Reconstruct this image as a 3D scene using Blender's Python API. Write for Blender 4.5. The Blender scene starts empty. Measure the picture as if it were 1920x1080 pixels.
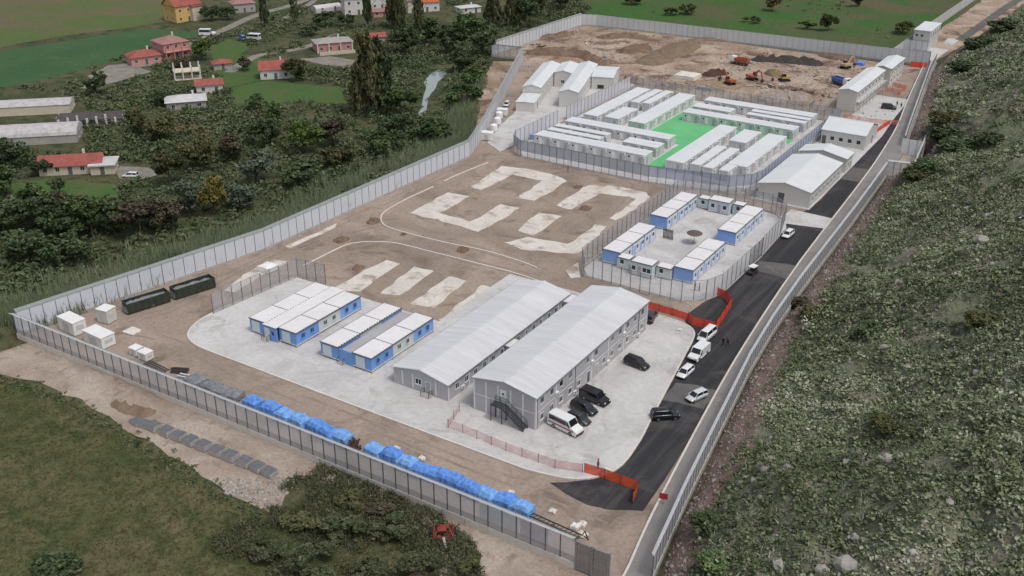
import bpy, bmesh, math, random
import numpy as np
from mathutils import Matrix, Vector

random.seed(7); RNG = np.random.default_rng(7)
R = math.radians
scene = bpy.context.scene
col = scene.collection

# ------------------------------------------------------------------ camera
CAM_H, FPX = 92.0, 1934.0
PITCH, ROLL, YAW = R(25.85), R(0.25), R(-32.2)
_f = np.array([math.sin(YAW)*math.cos(PITCH), math.cos(YAW)*math.cos(PITCH), -math.sin(PITCH)])
_r0 = np.array([math.cos(YAW), -math.sin(YAW), 0.0]); _u0 = np.cross(_r0, _f)
_r = _r0*math.cos(ROLL)+_u0*math.sin(ROLL); _u = -_r0*math.sin(ROLL)+_u0*math.cos(ROLL)
cam = bpy.data.cameras.new('camera'); cam.sensor_width = 36.0; cam.lens = FPX/1920*36.0
cam.clip_start = 1.0; cam.clip_end = 20000
camo = bpy.data.objects.new('camera', cam); col.objects.link(camo)
camo.matrix_world = Matrix(((_r[0], _u[0], -_f[0], 0), (_r[1], _u[1], -_f[1], 0), (_r[2], _u[2], -_f[2], CAM_H), (0, 0, 0, 1)))
scene.camera = camo
def G(x, y, z=0.0):
    """ground (or height z) point seen at photo pixel x, y"""
    d = _f*FPX + _r*(x-960) - _u*(y-540)
    t = (z-CAM_H)/d[2]
    return (float(d[0]*t), float(d[1]*t))
def GP(pts, z=0.0): return [G(x, y, z) for x, y in pts]

# ------------------------------------------------------------------ sky, sun, exposure (overcast)
world = bpy.data.worlds.new('World'); scene.world = world; world.use_nodes = True
wn = world.node_tree.nodes; wl = world.node_tree.links
for n in list(wn): wn.remove(n)
sky = wn.new('ShaderNodeTexSky'); sky.sky_type = 'NISHITA'; sky.sun_disc = False
sky.dust_density = 4.0; sky.air_density = 1.0
hs = wn.new('ShaderNodeHueSaturation'); hs.inputs['Saturation'].default_value = 0.42
bg = wn.new('ShaderNodeBackground'); bg.inputs['Strength'].default_value = 0.14
wo = wn.new('ShaderNodeOutputWorld')
wl.new(sky.outputs[0], hs.inputs['Color']); wl.new(hs.outputs[0], bg.inputs['Color']); wl.new(bg.outputs[0], wo.inputs['Surface'])
sl = bpy.data.lights.new('sun', 'SUN'); sl.energy = 1.15; sl.angle = R(11); sl.color = (1.0, 0.975, 0.945)
so = bpy.data.objects.new('sun', sl); col.objects.link(so)
sd = Vector((0.62, -0.12, 1.2)).normalized()
so.rotation_euler = sd.to_track_quat('Z', 'Y').to_euler(); so.location = (-100, 150, 260)
sky.sun_elevation = math.asin(sd.z); sky.sun_rotation = math.atan2(sd.x, sd.y)
vs = scene.view_settings
vs.view_transform = 'Standard'; vs.look = 'None'; vs.exposure = -0.06; vs.gamma = 1.0; vs.use_curve_mapping = False
scene.cycles.transparent_max_bounces = 20
scene.cycles.max_bounces = 6; scene.cycles.diffuse_bounces = 3; scene.cycles.glossy_bounces = 2
scene.cycles.use_denoising = True

# ------------------------------------------------------------------ helpers
class MB:
    """collects faces for ONE mesh object"""
    def __init__(s): s.v = []; s.f = []; s.m = []
    def face(s, pts, mi=0):
        b = len(s.v); s.v += [tuple(p) for p in pts]; s.f.append(tuple(range(b, b+len(pts)))); s.m.append(mi); return s
    def box(s, x0, y0, z0, x1, y1, z1, mi=0, top=None):
        b = len(s.v)
        s.v += [(x0,y0,z0),(x1,y0,z0),(x1,y1,z0),(x0,y1,z0),(x0,y0,z1),(x1,y0,z1),(x1,y1,z1),(x0,y1,z1)]
        for k, q in enumerate(((0,3,2,1),(4,5,6,7),(0,1,5,4),(1,2,6,5),(2,3,7,6),(3,0,4,7))):
            s.f.append(tuple(b+i for i in q)); s.m.append(top if (top is not None and k == 1) else mi)
        return s
    def prism(s, poly, z0, z1, mi=0, top=None):
        if sum(poly[i][0]*poly[(i+1) % len(poly)][1]-poly[(i+1) % len(poly)][0]*poly[i][1] for i in range(len(poly))) < 0: poly = poly[::-1]
        b = len(s.v); n = len(poly)
        s.v += [(x,y,z0) for x,y in poly] + [(x,y,z1) for x,y in poly]
        s.f.append(tuple(b+n+i for i in range(n))); s.m.append(mi if top is None else top)
        for i in range(n):
            j = (i+1) % n; s.f.append((b+i, b+j, b+n+j, b+n+i)); s.m.append(mi)
        return s
    def bar(s, a, b_, w=0.06, mi=0, h=None):
        a = Vector(a); b = Vector(b_); d = (b-a).normalized()
        up = Vector((0,0,1)) if abs(d.z) < .95 else Vector((1,0,0))
        e = d.cross(up).normalized()*w/2; g = e.cross(d).normalized()*(h or w)/2
        k = len(s.v)
        for p in (a, b):
            s.v += [tuple(p-e-g), tuple(p+e-g), tuple(p+e+g), tuple(p-e+g)]
        for q in ((0,1,2,3),(7,6,5,4),(0,4,5,1),(1,5,6,2),(2,6,7,3),(3,7,4,0)):
            s.f.append(tuple(k+i for i in q)); s.m.append(mi)
        return s
    def tube(s, a, b_, r0, r1=None, n=8, mi=0, caps=True):
        r1 = r0 if r1 is None else r1
        a = Vector(a); b = Vector(b_); d = (b-a).normalized()
        e = d.orthogonal().normalized(); g = d.cross(e)
        k = len(s.v)
        for p, r in ((a, r0), (b, r1)):
            for i in range(n):
                t = 2*math.pi*i/n; s.v.append(tuple(p+(e*math.cos(t)+g*math.sin(t))*r))
        for i in range(n):
            j = (i+1) % n; s.f.append((k+i, k+j, k+n+j, k+n+i)); s.m.append(mi)
        if caps:
            s.f.append(tuple(k+n-1-i for i in range(n))); s.m.append(mi)
            s.f.append(tuple(k+n+i for i in range(n))); s.m.append(mi)
        return s
    def loft(s, rings, mi=0, caps=True, mfun=None):
        k = len(s.v); n = len(rings[0])
        for rg in rings: s.v += [tuple(p) for p in rg]
        for a in range(len(rings)-1):
            for i in range(n):
                j = (i+1) % n
                s.f.append((k+a*n+i, k+a*n+j, k+(a+1)*n+j, k+(a+1)*n+i)); s.m.append(mfun(a, i) if mfun else mi)
        if caps:
            s.f.append(tuple(k+n-1-i for i in range(n))); s.m.append(mfun(-1, 0) if mfun else mi)
            s.f.append(tuple(k+(len(rings)-1)*n+i for i in range(n))); s.m.append(mfun(-2, 0) if mfun else mi)
        return s
    def mesh(s, name, mats, smooth=False):
        me = bpy.data.meshes.new(name); me.from_pydata(s.v, [], s.f)
        for m in (mats if isinstance(mats, (list, tuple)) else [mats]): me.materials.append(m)
        me.polygons.foreach_set('material_index', s.m)
        if smooth: me.polygons.foreach_set('use_smooth', [True]*len(s.f))
        me.update(); return me
    def build(s, name, mats, parent=None, smooth=False):
        return link(name, s.mesh(name, mats, smooth), parent)
def link(name, me, parent=None, loc=None, rz=0.0, scale=None):
    o = bpy.data.objects.new(name, me); col.objects.link(o)
    if parent is not None: o.parent = parent
    if loc is not None: o.location = loc
    if rz: o.rotation_euler = (0, 0, rz)
    if scale is not None: o.scale = scale
    return o
def thing(name, label, cat, loc=(0,0,0), rz=0.0, group=None):
    o = bpy.data.objects.new(name, None); col.objects.link(o); o.empty_display_size = 0.5
    o.location = loc; o.rotation_euler = (0,0,rz); return tag(o, label, cat, group)
def tag(o, label=None, cat=None, group=None, kind=None):
    if label: o['label'] = label
    if cat: o['category'] = cat
    if group: o['group'] = group
    if kind: o['kind'] = kind
    return o
def struct(name, mb, m): return tag(mb.build(name, m), kind='structure')
def np_mesh(name, verts, faces, mats, tint=None, mi=None):
    """numpy mesh: faces (n,3) or (n,4); tint = value per face"""
    me = bpy.data.meshes.new(name); nv = len(verts); nf, k = faces.shape
    me.vertices.add(nv); me.vertices.foreach_set('co', np.asarray(verts, np.float32).ravel())
    me.loops.add(nf*k); me.loops.foreach_set('vertex_index', faces.astype(np.int32).ravel())
    me.polygons.add(nf); me.polygons.foreach_set('loop_start', np.arange(0, nf*k, k, dtype=np.int32))
    for m in (mats if isinstance(mats, (list, tuple)) else [mats]): me.materials.append(m)
    if mi is not None: me.polygons.foreach_set('material_index', mi.astype(np.int32))
    me.update(calc_edges=True); me.validate()
    if tint is not None:
        a = me.attributes.new('tint', 'FLOAT', 'FACE'); a.data.foreach_set('value', tint.astype(np.float32))
    return me
def inpoly(x, y, poly):
    r = np.zeros(len(x), bool); n = len(poly)
    for i in range(n):
        x0, y0 = poly[i]; x1, y1 = poly[(i+1) % n]
        if y0 == y1: continue
        c = ((y0 > y) != (y1 > y)) & (x < (x1-x0)*(y-y0)/(y1-y0)+x0); r ^= c
    return r
_H = RNG.random((256, 256))
def vnoise(x, y):
    xi = np.floor(x).astype(int); yi = np.floor(y).astype(int); fx = x-xi; fy = y-yi
    fx = fx*fx*(3-2*fx); fy = fy*fy*(3-2*fy)
    a = _H[xi % 256, yi % 256]; b = _H[(xi+1) % 256, yi % 256]; c = _H[xi % 256, (yi+1) % 256]; d = _H[(xi+1) % 256, (yi+1) % 256]
    return (a*(1-fx)+b*fx)*(1-fy)+(c*(1-fx)+d*fx)*fy
def fbm(x, y, o=4):
    s = 0; a = .5
    for k in range(o): s = s+a*vnoise(x*2**k+17*k, y*2**k+31*k); a *= .5
    return s
def wobble(poly, step=2.0, amp=0.5, closed=True):
    out = []; n = len(poly)
    for i in range(n if closed else n-1):
        a = np.array(poly[i]); b = np.array(poly[(i+1) % n]); L = np.hypot(*(b-a)); k = max(1, int(L/step))
        for j in range(k):
            p = a+(b-a)*j/k
            out.append((float(p[0]+(vnoise(np.array([p[0]*.35]), np.array([p[1]*.35]))[0]-.5)*2*amp), float(p[1]+(vnoise(np.array([p[0]*.35+50]), np.array([p[1]*.35+9]))[0]-.5)*2*amp)))
    if not closed: out.append(tuple(poly[-1]))
    return out
def smooth_line(pts, n=6):
    out = []; P = [np.array(p, float) for p in pts]
    for i in range(len(P)-1):
        p0 = P[max(i-1, 0)]; p1 = P[i]; p2 = P[i+1]; p3 = P[min(i+2, len(P)-1)]
        for k in range(n):
            t = k/n
            q = .5*((2*p1)+(-p0+p2)*t+(2*p0-5*p1+4*p2-p3)*t*t+(-p0+3*p1-3*p2+p3)*t**3); out.append((float(q[0]), float(q[1])))
    out.append(tuple(map(float, P[-1]))); return out

# ------------------------------------------------------------------ materials
def nodes_of(m):
    m.use_nodes = True; nt = m.node_tree
    return nt, nt.nodes, nt.links, nt.nodes['Principled BSDF']
def ramp(nt, src, stops):
    r = nt.nodes.new('ShaderNodeValToRGB'); nt.links.new(src, r.inputs[0])
    e = r.color_ramp.elements
    while len(e) < len(stops): e.new(0.5)
    for k, (p, c) in enumerate(stops): e[k].position = p; e[k].color = (*c, 1) if len(c) == 3 else c
    return r.outputs[0]
def noise(nt, vec, scale, detail=5, rough=.55, dist=0.0):
    n = nt.nodes.new('ShaderNodeTexNoise'); n.inputs['Scale'].default_value = scale; n.inputs['Detail'].default_value = detail
    n.inputs['Roughness'].default_value = rough; n.inputs['Distortion'].default_value = dist
    nt.links.new(vec, n.inputs['Vector']); return n.outputs['Fac']
def mix(nt, fac, a, b, mode='MIX'):
    x = nt.nodes.new('ShaderNodeMix'); x.data_type = 'RGBA'; x.blend_type = mode
    for sock, val in ((x.inputs[0], fac), (x.inputs[6], a), (x.inputs[7], b)):
        if hasattr(val, 'is_linked') or hasattr(val, 'links'): nt.links.new(val, sock)
        elif isinstance(val, (int, float)): sock.default_value = val
        else: sock.default_value = (*val, 1)
    return x.outputs[2]
def pos(nt):
    g = nt.nodes.new('ShaderNodeNewGeometry'); return g.outputs['Position']
def surf(name, c1, c2, scale=.2, lo=.38, hi=.62, rough=.9, c3=None, s3=1.5, lo3=.55, hi3=.7, fine=.25, fs=3.0, bump=0.0, bs=2.0, spec=.2, dist=.4):
    """weathered flat material: two colours in patches, a third in spots, fine grain"""
    m = bpy.data.materials.new(name); nt, N, L, b = nodes_of(m); p = pos(nt)
    c = mix(nt, ramp(nt, noise(nt, p, scale, 6, .6, dist), [(lo, (0,0,0)), (hi, (1,1,1))]), c1, c2)
    if c3: c = mix(nt, ramp(nt, noise(nt, p, s3, 6, .6, dist), [(lo3, (0,0,0)), (hi3, (1,1,1))]), c, c3)
    if fine:
        g = ramp(nt, noise(nt, p, fs, 4, .7), [(.25, (1-fine,)*3), (.75, (1+fine,)*3)])
        c = mix(nt, 1.0, c, g, 'MULTIPLY')
    L.new(c, b.inputs['Base Color']); b.inputs['Roughness'].default_value = rough; b.inputs['Specular IOR Level'].default_value = spec
    if bump:
        bn = N.new('ShaderNodeBump'); bn.inputs['Strength'].default_value = bump; bn.inputs['Distance'].default_value = .3
        L.new(noise(nt, p, bs, 6, .65), bn.inputs['Height']); L.new(bn.outputs[0], b.inputs['Normal'])
    return m
def plain(name, c, rough=.6, var=.12, scale=.6, metal=0.0, spec=.4, dirt=None):
    m = bpy.data.materials.new(name); nt, N, L, b = nodes_of(m)
    o = N.new('ShaderNodeTexCoord').outputs['Object']
    g = ramp(nt, noise(nt, pos(nt), scale, 5, .65), [(.3, (1-var,)*3), (.7, (1+var*.6,)*3)])
    cc = mix(nt, 1.0, c, g, 'MULTIPLY')
    if dirt: cc = mix(nt, ramp(nt, noise(nt, pos(nt), .9, 6, .65, .5), [(.5, (0,0,0)), (.72, (1,1,1))]), cc, dirt)
    L.new(cc, b.inputs['Base Color']); b.inputs['Roughness'].default_value = rough; b.inputs['Metallic'].default_value = metal
    b.inputs['Specular IOR Level'].default_value = spec
    return m
def leafmat(name, stops, rnd=.35):
    """foliage: colour by the leaf's own tint, shifted a little for each plant"""
    m = bpy.data.materials.new(name); nt, N, L, b = nodes_of(m)
    a = N.new('ShaderNodeAttribute'); a.attribute_name = 'tint'
    c = ramp(nt, a.outputs['Fac'], stops)
    oi = N.new('ShaderNodeObjectInfo'); h = N.new('ShaderNodeHueSaturation')
    mr = N.new('ShaderNodeMapRange'); L.new(oi.outputs['Random'], mr.inputs[0]); mr.inputs[3].default_value = 1-rnd; mr.inputs[4].default_value = 1+rnd
    L.new(c, h.inputs['Color']); L.new(mr.outputs[0], h.inputs['Value'])
    L.new(h.outputs[0], b.inputs['Base Color']); b.inputs['Roughness'].default_value = .85; b.inputs['Specular IOR Level'].default_value = .15
    return m
def meshmat(name, c, op, rough=.5, ns=.8, amp=.06):
    """wire mesh too fine to see wire by wire: lets part of the light through"""
    m = bpy.data.materials.new(name); nt, N, L, b = nodes_of(m)
    b.inputs['Base Color'].default_value = (*c, 1); b.inputs['Roughness'].default_value = rough; b.inputs['Specular IOR Level'].default_value = .3
    t = N.new('ShaderNodeBsdfTransparent'); x = N.new('ShaderNodeMixShader'); out = [n for n in N if n.type == 'OUTPUT_MATERIAL'][0]
    f = noise(nt, pos(nt), ns, 3, .5); mr = N.new('ShaderNodeMapRange'); L.new(f, mr.inputs[0]); mr.inputs[1].default_value = .3; mr.inputs[2].default_value = .7
    mr.inputs[3].default_value = op-amp; mr.inputs[4].default_value = op+amp
    L.new(mr.outputs[0], x.inputs[0]); L.new(t.outputs[0], x.inputs[1]); L.new(b.outputs[0], x.inputs[2]); L.new(x.outputs[0], out.inputs['Surface'])
    return m
MT = {}
MT['ground'] = surf('ground', (.060,.072,.034), (.105,.098,.052), .05, .4, .62, c3=(.035,.050,.022), s3=.22, lo3=.48, hi3=.62, fine=.45, fs=1.3, bump=.5, bs=1.0)
MT['grass'] = surf('grass', (.084,.096,.038), (.132,.116,.062), .085, .38, .62, c3=(.050,.066,.026), s3=.30, lo3=.45, hi3=.65, fine=.4, fs=2.2, bump=.5, bs=2.0)
MT['field_green'] = surf('field_green', (.042,.100,.040), (.055,.112,.046), .03, c3=(.085,.12,.045), s3=.10, lo3=.55, hi3=.75, fine=.18, fs=.7)
MT['field_olive'] = surf('field_olive', (.125,.118,.060), (.090,.130,.042), .022, .42, .58, c3=(.145,.110,.070), s3=.05, lo3=.5, hi3=.68, fine=.2, fs=.6)
MT['meadow'] = surf('meadow', (.045,.115,.024), (.070,.095,.034), .018, .42, .60, c3=(.105,.095,.050), s3=.022, lo3=.47, hi3=.60, fine=.25, fs=.5)
MT['lawn'] = surf('lawn', (.055,.120,.030), (.085,.115,.040), .12, fine=.3, fs=1.2)
MT['sand'] = surf('sand', (.368,.295,.243), (.270,.214,.174), .05, .36, .62, c3=(.198,.152,.122), s3=.12, lo3=.52, hi3=.68, fine=.22, fs=1.4, bump=.25, bs=1.2, dist=.9)
MT['bank'] = surf('bank', (.42,.355,.30), (.31,.245,.200), .09, .4, .6, c3=(.22,.16,.12), s3=.32, lo3=.55, hi3=.72, fine=.22, fs=1.8, bump=.4, bs=1.2)
MT['earth'] = surf('earth', (.30,.215,.155), (.43,.345,.275), .055, .4, .58, c3=(.155,.105,.080), s3=.10, lo3=.50, hi3=.62, fine=.40, fs=.8, bump=.4, bs=.8)
MT['mud'] = surf('mud', (.155,.105,.075), (.225,.160,.115), .35, c3=(.09,.06,.045), s3=1.0, fine=.3, fs=3, bump=.6, bs=2.0)
MT['yard'] = surf('yard', (.20,.18,.155), (.27,.25,.22), .3, fine=.2)
MT['pad'] = surf('pad', (.57,.555,.545), (.47,.455,.448), .09, .40, .64, c3=(.37,.345,.33), s3=.15, lo3=.55, hi3=.74, fine=.12, fs=1.1, dist=1.2)
MT['slab'] = surf('slab', (.66,.615,.565), (.56,.51,.455), .18, .4, .65, c3=(.36,.29,.235), s3=.30, lo3=.53, hi3=.68, fine=.12, fs=1.6)
def road_mat(name):
    m = bpy.data.materials.new(name); nt, N, L, b = nodes_of(m); p = pos(nt)
    mp = N.new('ShaderNodeMapping'); L.new(p, mp.inputs[0]); mp.inputs['Scale'].default_value = (1.0, .045, 1.0); mp.inputs['Rotation'].default_value = (0, 0, R(6))
    c = mix(nt, ramp(nt, noise(nt, mp.outputs[0], .75, 4, .55), [(.48, (0,0,0)), (.72, (1,1,1))]), (.034,.034,.038), (.075,.070,.068))
    c = mix(nt, ramp(nt, noise(nt, p, .10, 6, .65, .8), [(.52, (0,0,0)), (.78, (1,1,1))]), c, (.105,.096,.090))
    c = mix(nt, 1.0, c, ramp(nt, noise(nt, p, 2.5, 4, .7), [(.25, (.8,)*3), (.75, (1.2,)*3)]), 'MULTIPLY')
    L.new(c, b.inputs['Base Color']); b.inputs['Roughness'].default_value = .8; b.inputs['Specular IOR Level'].default_value = .25; return m
MT['asphalt'] = road_mat('asphalt')
MT['dusty_asphalt'] = surf('dusty_asphalt', (.145,.138,.134), (.11,.105,.104), .15, fine=.12, c3=(.20,.185,.175), s3=.3, lo3=.55, hi3=.75)
MT['walk'] = surf('walk', (.27,.255,.245), (.225,.212,.205), .12, .4, .65, c3=(.32,.29,.265), s3=.3, fine=.1)
MT['kerb'] = plain('kerb', (.66,.62,.57), .9, .12, .5)
MT['concrete'] = plain('concrete', (.46,.435,.41), .9, .2, .6, dirt=(.32,.27,.23))
MT['turf'] = surf('turf', (.13,.45,.19), (.16,.50,.225), .15, fine=.08)
MT['water'] = plain('water', (.30,.34,.33), .06, .05, .2, spec=.9)
MT['hill'] = surf('hill', (.165,.178,.112), (.215,.192,.160), .07, .4, .6, c3=(.090,.098,.064), s3=.45, lo3=.46, hi3=.62, fine=.5, fs=2.6, bump=.8, bs=1.0)
MT['scarp'] = surf('scarp', (.205,.145,.128), (.135,.092,.080), .25, c3=(.24,.19,.165), s3=.7, fine=.4, fs=2, bump=.8, bs=1.5)
# metals, fences
MT['post'] = plain('post', (.165,.175,.185), .5, .15, 1, .3)
MT['post_light'] = plain('post_light', (.34,.36,.38), .5, .1, 1, .2)
MT['rail'] = plain('rail', (.55,.57,.59), .4, .08, 1, .3)
MT['mesh_near'] = meshmat('mesh_near', (.72,.75,.80), .60)
MT['mesh_right'] = meshmat('mesh_right', (.50,.51,.53), .66)
MT['screen'] = meshmat('screen', (.34,.375,.43), .86, .6, .15, .05)
MT['screen_inside'] = meshmat('screen_inside', (.60,.60,.66), .80, .6, .15, .05)  # paler copy of the screen: light on its inner face put into the colour
MT['mesh_low'] = meshmat('mesh_low', (.40,.41,.43), .72)
MT['sheet'] = meshmat('sheet', (.66,.69,.745), .94, .45, .3, .03)
MT['sheet_far'] = meshmat('sheet_far', (.66,.68,.71), .90, .5, .1, .05)
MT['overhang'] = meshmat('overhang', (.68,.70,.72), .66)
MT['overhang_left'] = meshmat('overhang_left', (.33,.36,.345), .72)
MT['mesh_inner'] = meshmat('mesh_inner', (.40,.41,.43), .46)
MT['mesh_inner_pale'] = meshmat('mesh_inner_pale', (.58,.59,.61), .34)
MT['mesh_blue'] = meshmat('mesh_blue', (.29,.33,.46), .74)
MT['mesh_gate'] = meshmat('mesh_gate', (.25,.265,.275), .62)
MT['net_orange'] = meshmat('net_orange', (.78,.11,.04), .90, .7, 1.5, .1)
MT['net_red'] = meshmat('net_red', (.74,.075,.045), .90, .7, 1.5, .1)
MT['net_pink'] = meshmat('net_pink', (.66,.30,.29), .42, .7, .5, .16)
MT['net_faded'] = meshmat('net_faded', (.75,.20,.11), .50, .7, .4, .2)
# buildings
MT['roof_white'] = plain('roof_white', (.75,.74,.745), .6, .06, .25, dirt=(.70,.655,.62))
def sheetroof(name, c, ax, pitch=1.0):
    """sheet-metal roof: faint joints at each sheet, slight tone change from sheet to sheet, weather streaks"""
    m = bpy.data.materials.new(name); nt, N, L, b = nodes_of(m); p = pos(nt)
    sep = N.new('ShaderNodeSeparateXYZ'); L.new(p, sep.inputs[0]); d = N.new('ShaderNodeMath'); d.operation = 'DIVIDE'; L.new(sep.outputs[ax], d.inputs[0]); d.inputs[1].default_value = pitch
    fl = N.new('ShaderNodeMath'); fl.operation = 'FLOOR'; L.new(d.outputs[0], fl.inputs[0]); wn_ = N.new('ShaderNodeTexWhiteNoise'); wn_.noise_dimensions = '1D'; L.new(fl.outputs[0], wn_.inputs['W'])
    fr = N.new('ShaderNodeMath'); fr.operation = 'FRACT'; L.new(d.outputs[0], fr.inputs[0])
    cc = mix(nt, 1.0, c, ramp(nt, wn_.outputs['Value'], [(0, (.955,)*3), (1, (1.03,)*3)]), 'MULTIPLY')
    cc = mix(nt, 1.0, cc, ramp(nt, fr.outputs[0], [(0, (.86,)*3), (.10, (1,)*3)]), 'MULTIPLY')
    mp = N.new('ShaderNodeMapping'); L.new(p, mp.inputs[0]); mp.inputs['Scale'].default_value = (.12, 1.2, 1) if ax == 1 else (1.2, .12, 1)
    cc = mix(nt, 1.0, cc, ramp(nt, noise(nt, mp.outputs[0], .8, 5, .6), [(.35, (.90,)*3), (.7, (1.02,)*3)]), 'MULTIPLY')
    L.new(cc, b.inputs['Base Color']); b.inputs['Roughness'].default_value = .5; b.inputs['Specular IOR Level'].default_value = .35
    return m
MT['roof_hall'] = sheetroof('roof_hall', (.655,.66,.675), 1)
MT['roof_far'] = plain('roof_far', (.67,.69,.70), .6, .06, .2)
MT['wall_grey'] = plain('wall_grey', (.44,.44,.455), .6, .08, .3)
MT['wall_pale'] = plain('wall_pale', (.56,.57,.57), .6, .07, .3)
MT['wall_cream'] = plain('wall_cream', (.62,.61,.58), .6, .06, .3)
MT['strip'] = plain('strip', (.72,.72,.73), .5, .04)
MT['blue'] = plain('blue', (.17,.335,.70), .5, .08, .5)
MT['blue_mid'] = plain('blue_mid', (.24,.40,.74), .5, .08, .5)
MT['mint'] = plain('mint', (.57,.66,.69), .5, .05, .5)
MT['pale_green'] = plain('pale_green', (.60,.65,.63), .5, .05, .5)
MT['gap'] = plain('gap', (.12,.12,.13), .8)
MT['glass'] = plain('glass', (.016,.022,.034), .15, .1, 1, spec=.6)
MT['glass_grey'] = plain('glass_grey', (.10,.115,.125), .15, .1, 1, spec=.6)
MT['door_grey'] = plain('door_grey', (.38,.40,.41), .5)
MT['door_white'] = plain('door_white', (.78,.79,.79), .5)
MT['white'] = plain('white', (.80,.79,.78), .5, .05)
MT['steel_dark'] = plain('steel_dark', (.075,.078,.082), .5, .15, 1, .3)
MT['steel'] = plain('steel', (.30,.31,.32), .45, .12, 1, .4)
MT['plinth_shadow'] = plain('plinth_shadow', (.22,.215,.21), .9)
MT['mesh_court'] = meshmat('mesh_court', (.64,.645,.66), .62, .5, .2, .05)
# ================================================================== THE SETTING
def sheet(name, poly, z, m, wob=None):
    if wob: poly = wobble(poly, *wob)
    mb = MB()
    if sum(poly[i][0]*poly[(i+1) % len(poly)][1]-poly[(i+1) % len(poly)][0]*poly[i][1] for i in range(len(poly))) < 0: poly = poly[::-1]
    mb.face([(x, y, z) for x, y in poly]); return struct(name, mb, m)
def slab(name, poly, z0, z1, m, wob=None):
    if wob: poly = wobble(poly, *wob)
    return struct(name, MB().prism(poly, z0, z1), m)
# base ground to the horizon
struct('ground', MB().face([(-5000,-5000,-.12),(5000,-5000,-.12),(5000,5000,-.12),(-5000,5000,-.12)]), MT['ground'])
# fields of the plain
sheet('field', GP([(-300,-40),(330,-40),(305,40),(250,50),(150,62),(0,88),(-300,130)]), -.10, MT['field_olive'], (8, 2))
sheet('field', GP([(-300,140),(0,96),(140,74),(270,52),(330,56),(395,62),(300,80),(225,112),(120,138),(40,158),(-300,220)]), -.10, MT['field_green'], (8, 1.5))
sheet('meadow', GP([(1120,-60),(2300,-60),(1760,70),(1700,115),(1110,45),(1090,12)]), -.10, MT['meadow'], (8, 2))
sheet('garden_lawn', GP([(395,85),(430,72),(470,85),(440,110),(400,112)]), -.10, MT['lawn'], (2, .6))
sheet('garden_lawn', GP([(430,165),(500,150),(640,165),(650,195),(560,190),(440,200)]), -.10, MT['lawn'], (2, .6))
sheet('garden_lawn', GP([(20,345),(90,335),(220,345),(230,375),(120,380),(20,375)]), -.10, MT['lawn'], (2, .6))
sheet('garden_lawn', GP([(440,105),(490,100),(490,150),(420,165),(380,140)]), -.095, MT['lawn'], (2, .6))
# village lanes and yards
def lane(name, px, w, m, z=-.085):
    L = smooth_line(GP(px), 5); A = np.array(L); d = np.gradient(A, axis=0); d /= np.linalg.norm(d, axis=1)[:, None]
    n = np.c_[-d[:, 1], d[:, 0]]*w/2; mb = MB()
    for i in range(len(A)-1):
        mb.face([(*(A[i]-n[i]), z), (*(A[i+1]-n[i+1]), z), (*(A[i+1]+n[i+1]), z), (*(A[i]+n[i]), z)])
    return struct(name, mb, m)
lane('village_lane', [(340,92),(370,76),(420,55),(480,28),(550,8),(620,-20)], 4.5, MT['yard'])
lane('village_lane', [(430,135),(480,105),(540,95),(590,82),(640,60)], 4.0, MT['yard'])
lane('village_lane', [(150,165),(230,128),(290,118),(340,92)], 4.0, MT['yard'], -.08)
lane('village_lane', [(505,45),(560,20),(590,0)], 3.0, MT['yard'], -.08)
sheet('yard', GP([(165,142),(205,122),(240,118),(285,134),(255,142),(200,158)]), -.075, MT['yard'], (2, .5))
sheet('yard', GP([(215,320),(225,310),(280,315),(300,325),(270,335),(225,335)]), -.075, MT['yard'], (2, .5))
sheet('yard', GP([(560,110),(620,105),(665,112),(660,125),(600,120)]), -.075, MT['yard'], (2, .5))
# stream outside the left fence
sheet('stream', GP(smooth_line([(836,130),(822,130),(806,140),(795,154),(799,164),(794,180),(790,200),(785,214),(797,215),(801,196),(806,178),(816,166),(822,152),(833,144),(838,134),(836,130)], 4)[:-1]), -.07, MT['water'])
sheet('stream_bank', GP([(925,115),(890,190),(880,260),(870,290),(905,270),(950,180),(985,115)]), -.09, MT['earth'], (3, 1.2))
# grass field and sandy bank in front of the near fence
sheet('grass_field', [(-400,60),(-230,92),(-172,88),*GP([(0,702),(60,716),(150,752),(235,805),(330,862),(400,905),(440,935),(520,965),(640,965),(780,985),(850,1020),(890,1100)]),(-70,20),(-200,-80),(-500,-40)], -.095, MT['grass'], (3, 1.0))
sheet('sandy_bank', [*GP([(-20,665),(60,640)]),(-164,95.6),(-44,95.6),(-36,95),(-33,70),(-70,70),*GP([(860,1030),(780,975),(700,935),(560,885)]),*GP([(520,960),(440,930),(400,900),(330,858),(235,802),(150,750),(60,714),(-30,700)])], -.085, MT['bank'], (1.8, .55))
# the fenced site
CAMP = [(-167.2,93.4),(-43.0,93.9),(-46,112),(-49.4,138),(-52.2,165),(-54,188),(-56.5,233),(-58.5,290),(-63,330),(-69,400),(-214,400),(-217,330),(-204,329),(-162,240),(-155.5,224),(-157.5,147)]
sheet('site_ground', CAMP, 0.0, MT['sand'])
sheet('excavated_ground', [(-212,398),(-72,398.5),(-77,385),(-86,384),(-87,326),(-88,318),(-150,318),(-165,326),(-186,322),(-204,331),(-214,331)], .012, MT['earth'], (4, 1.2))
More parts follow.
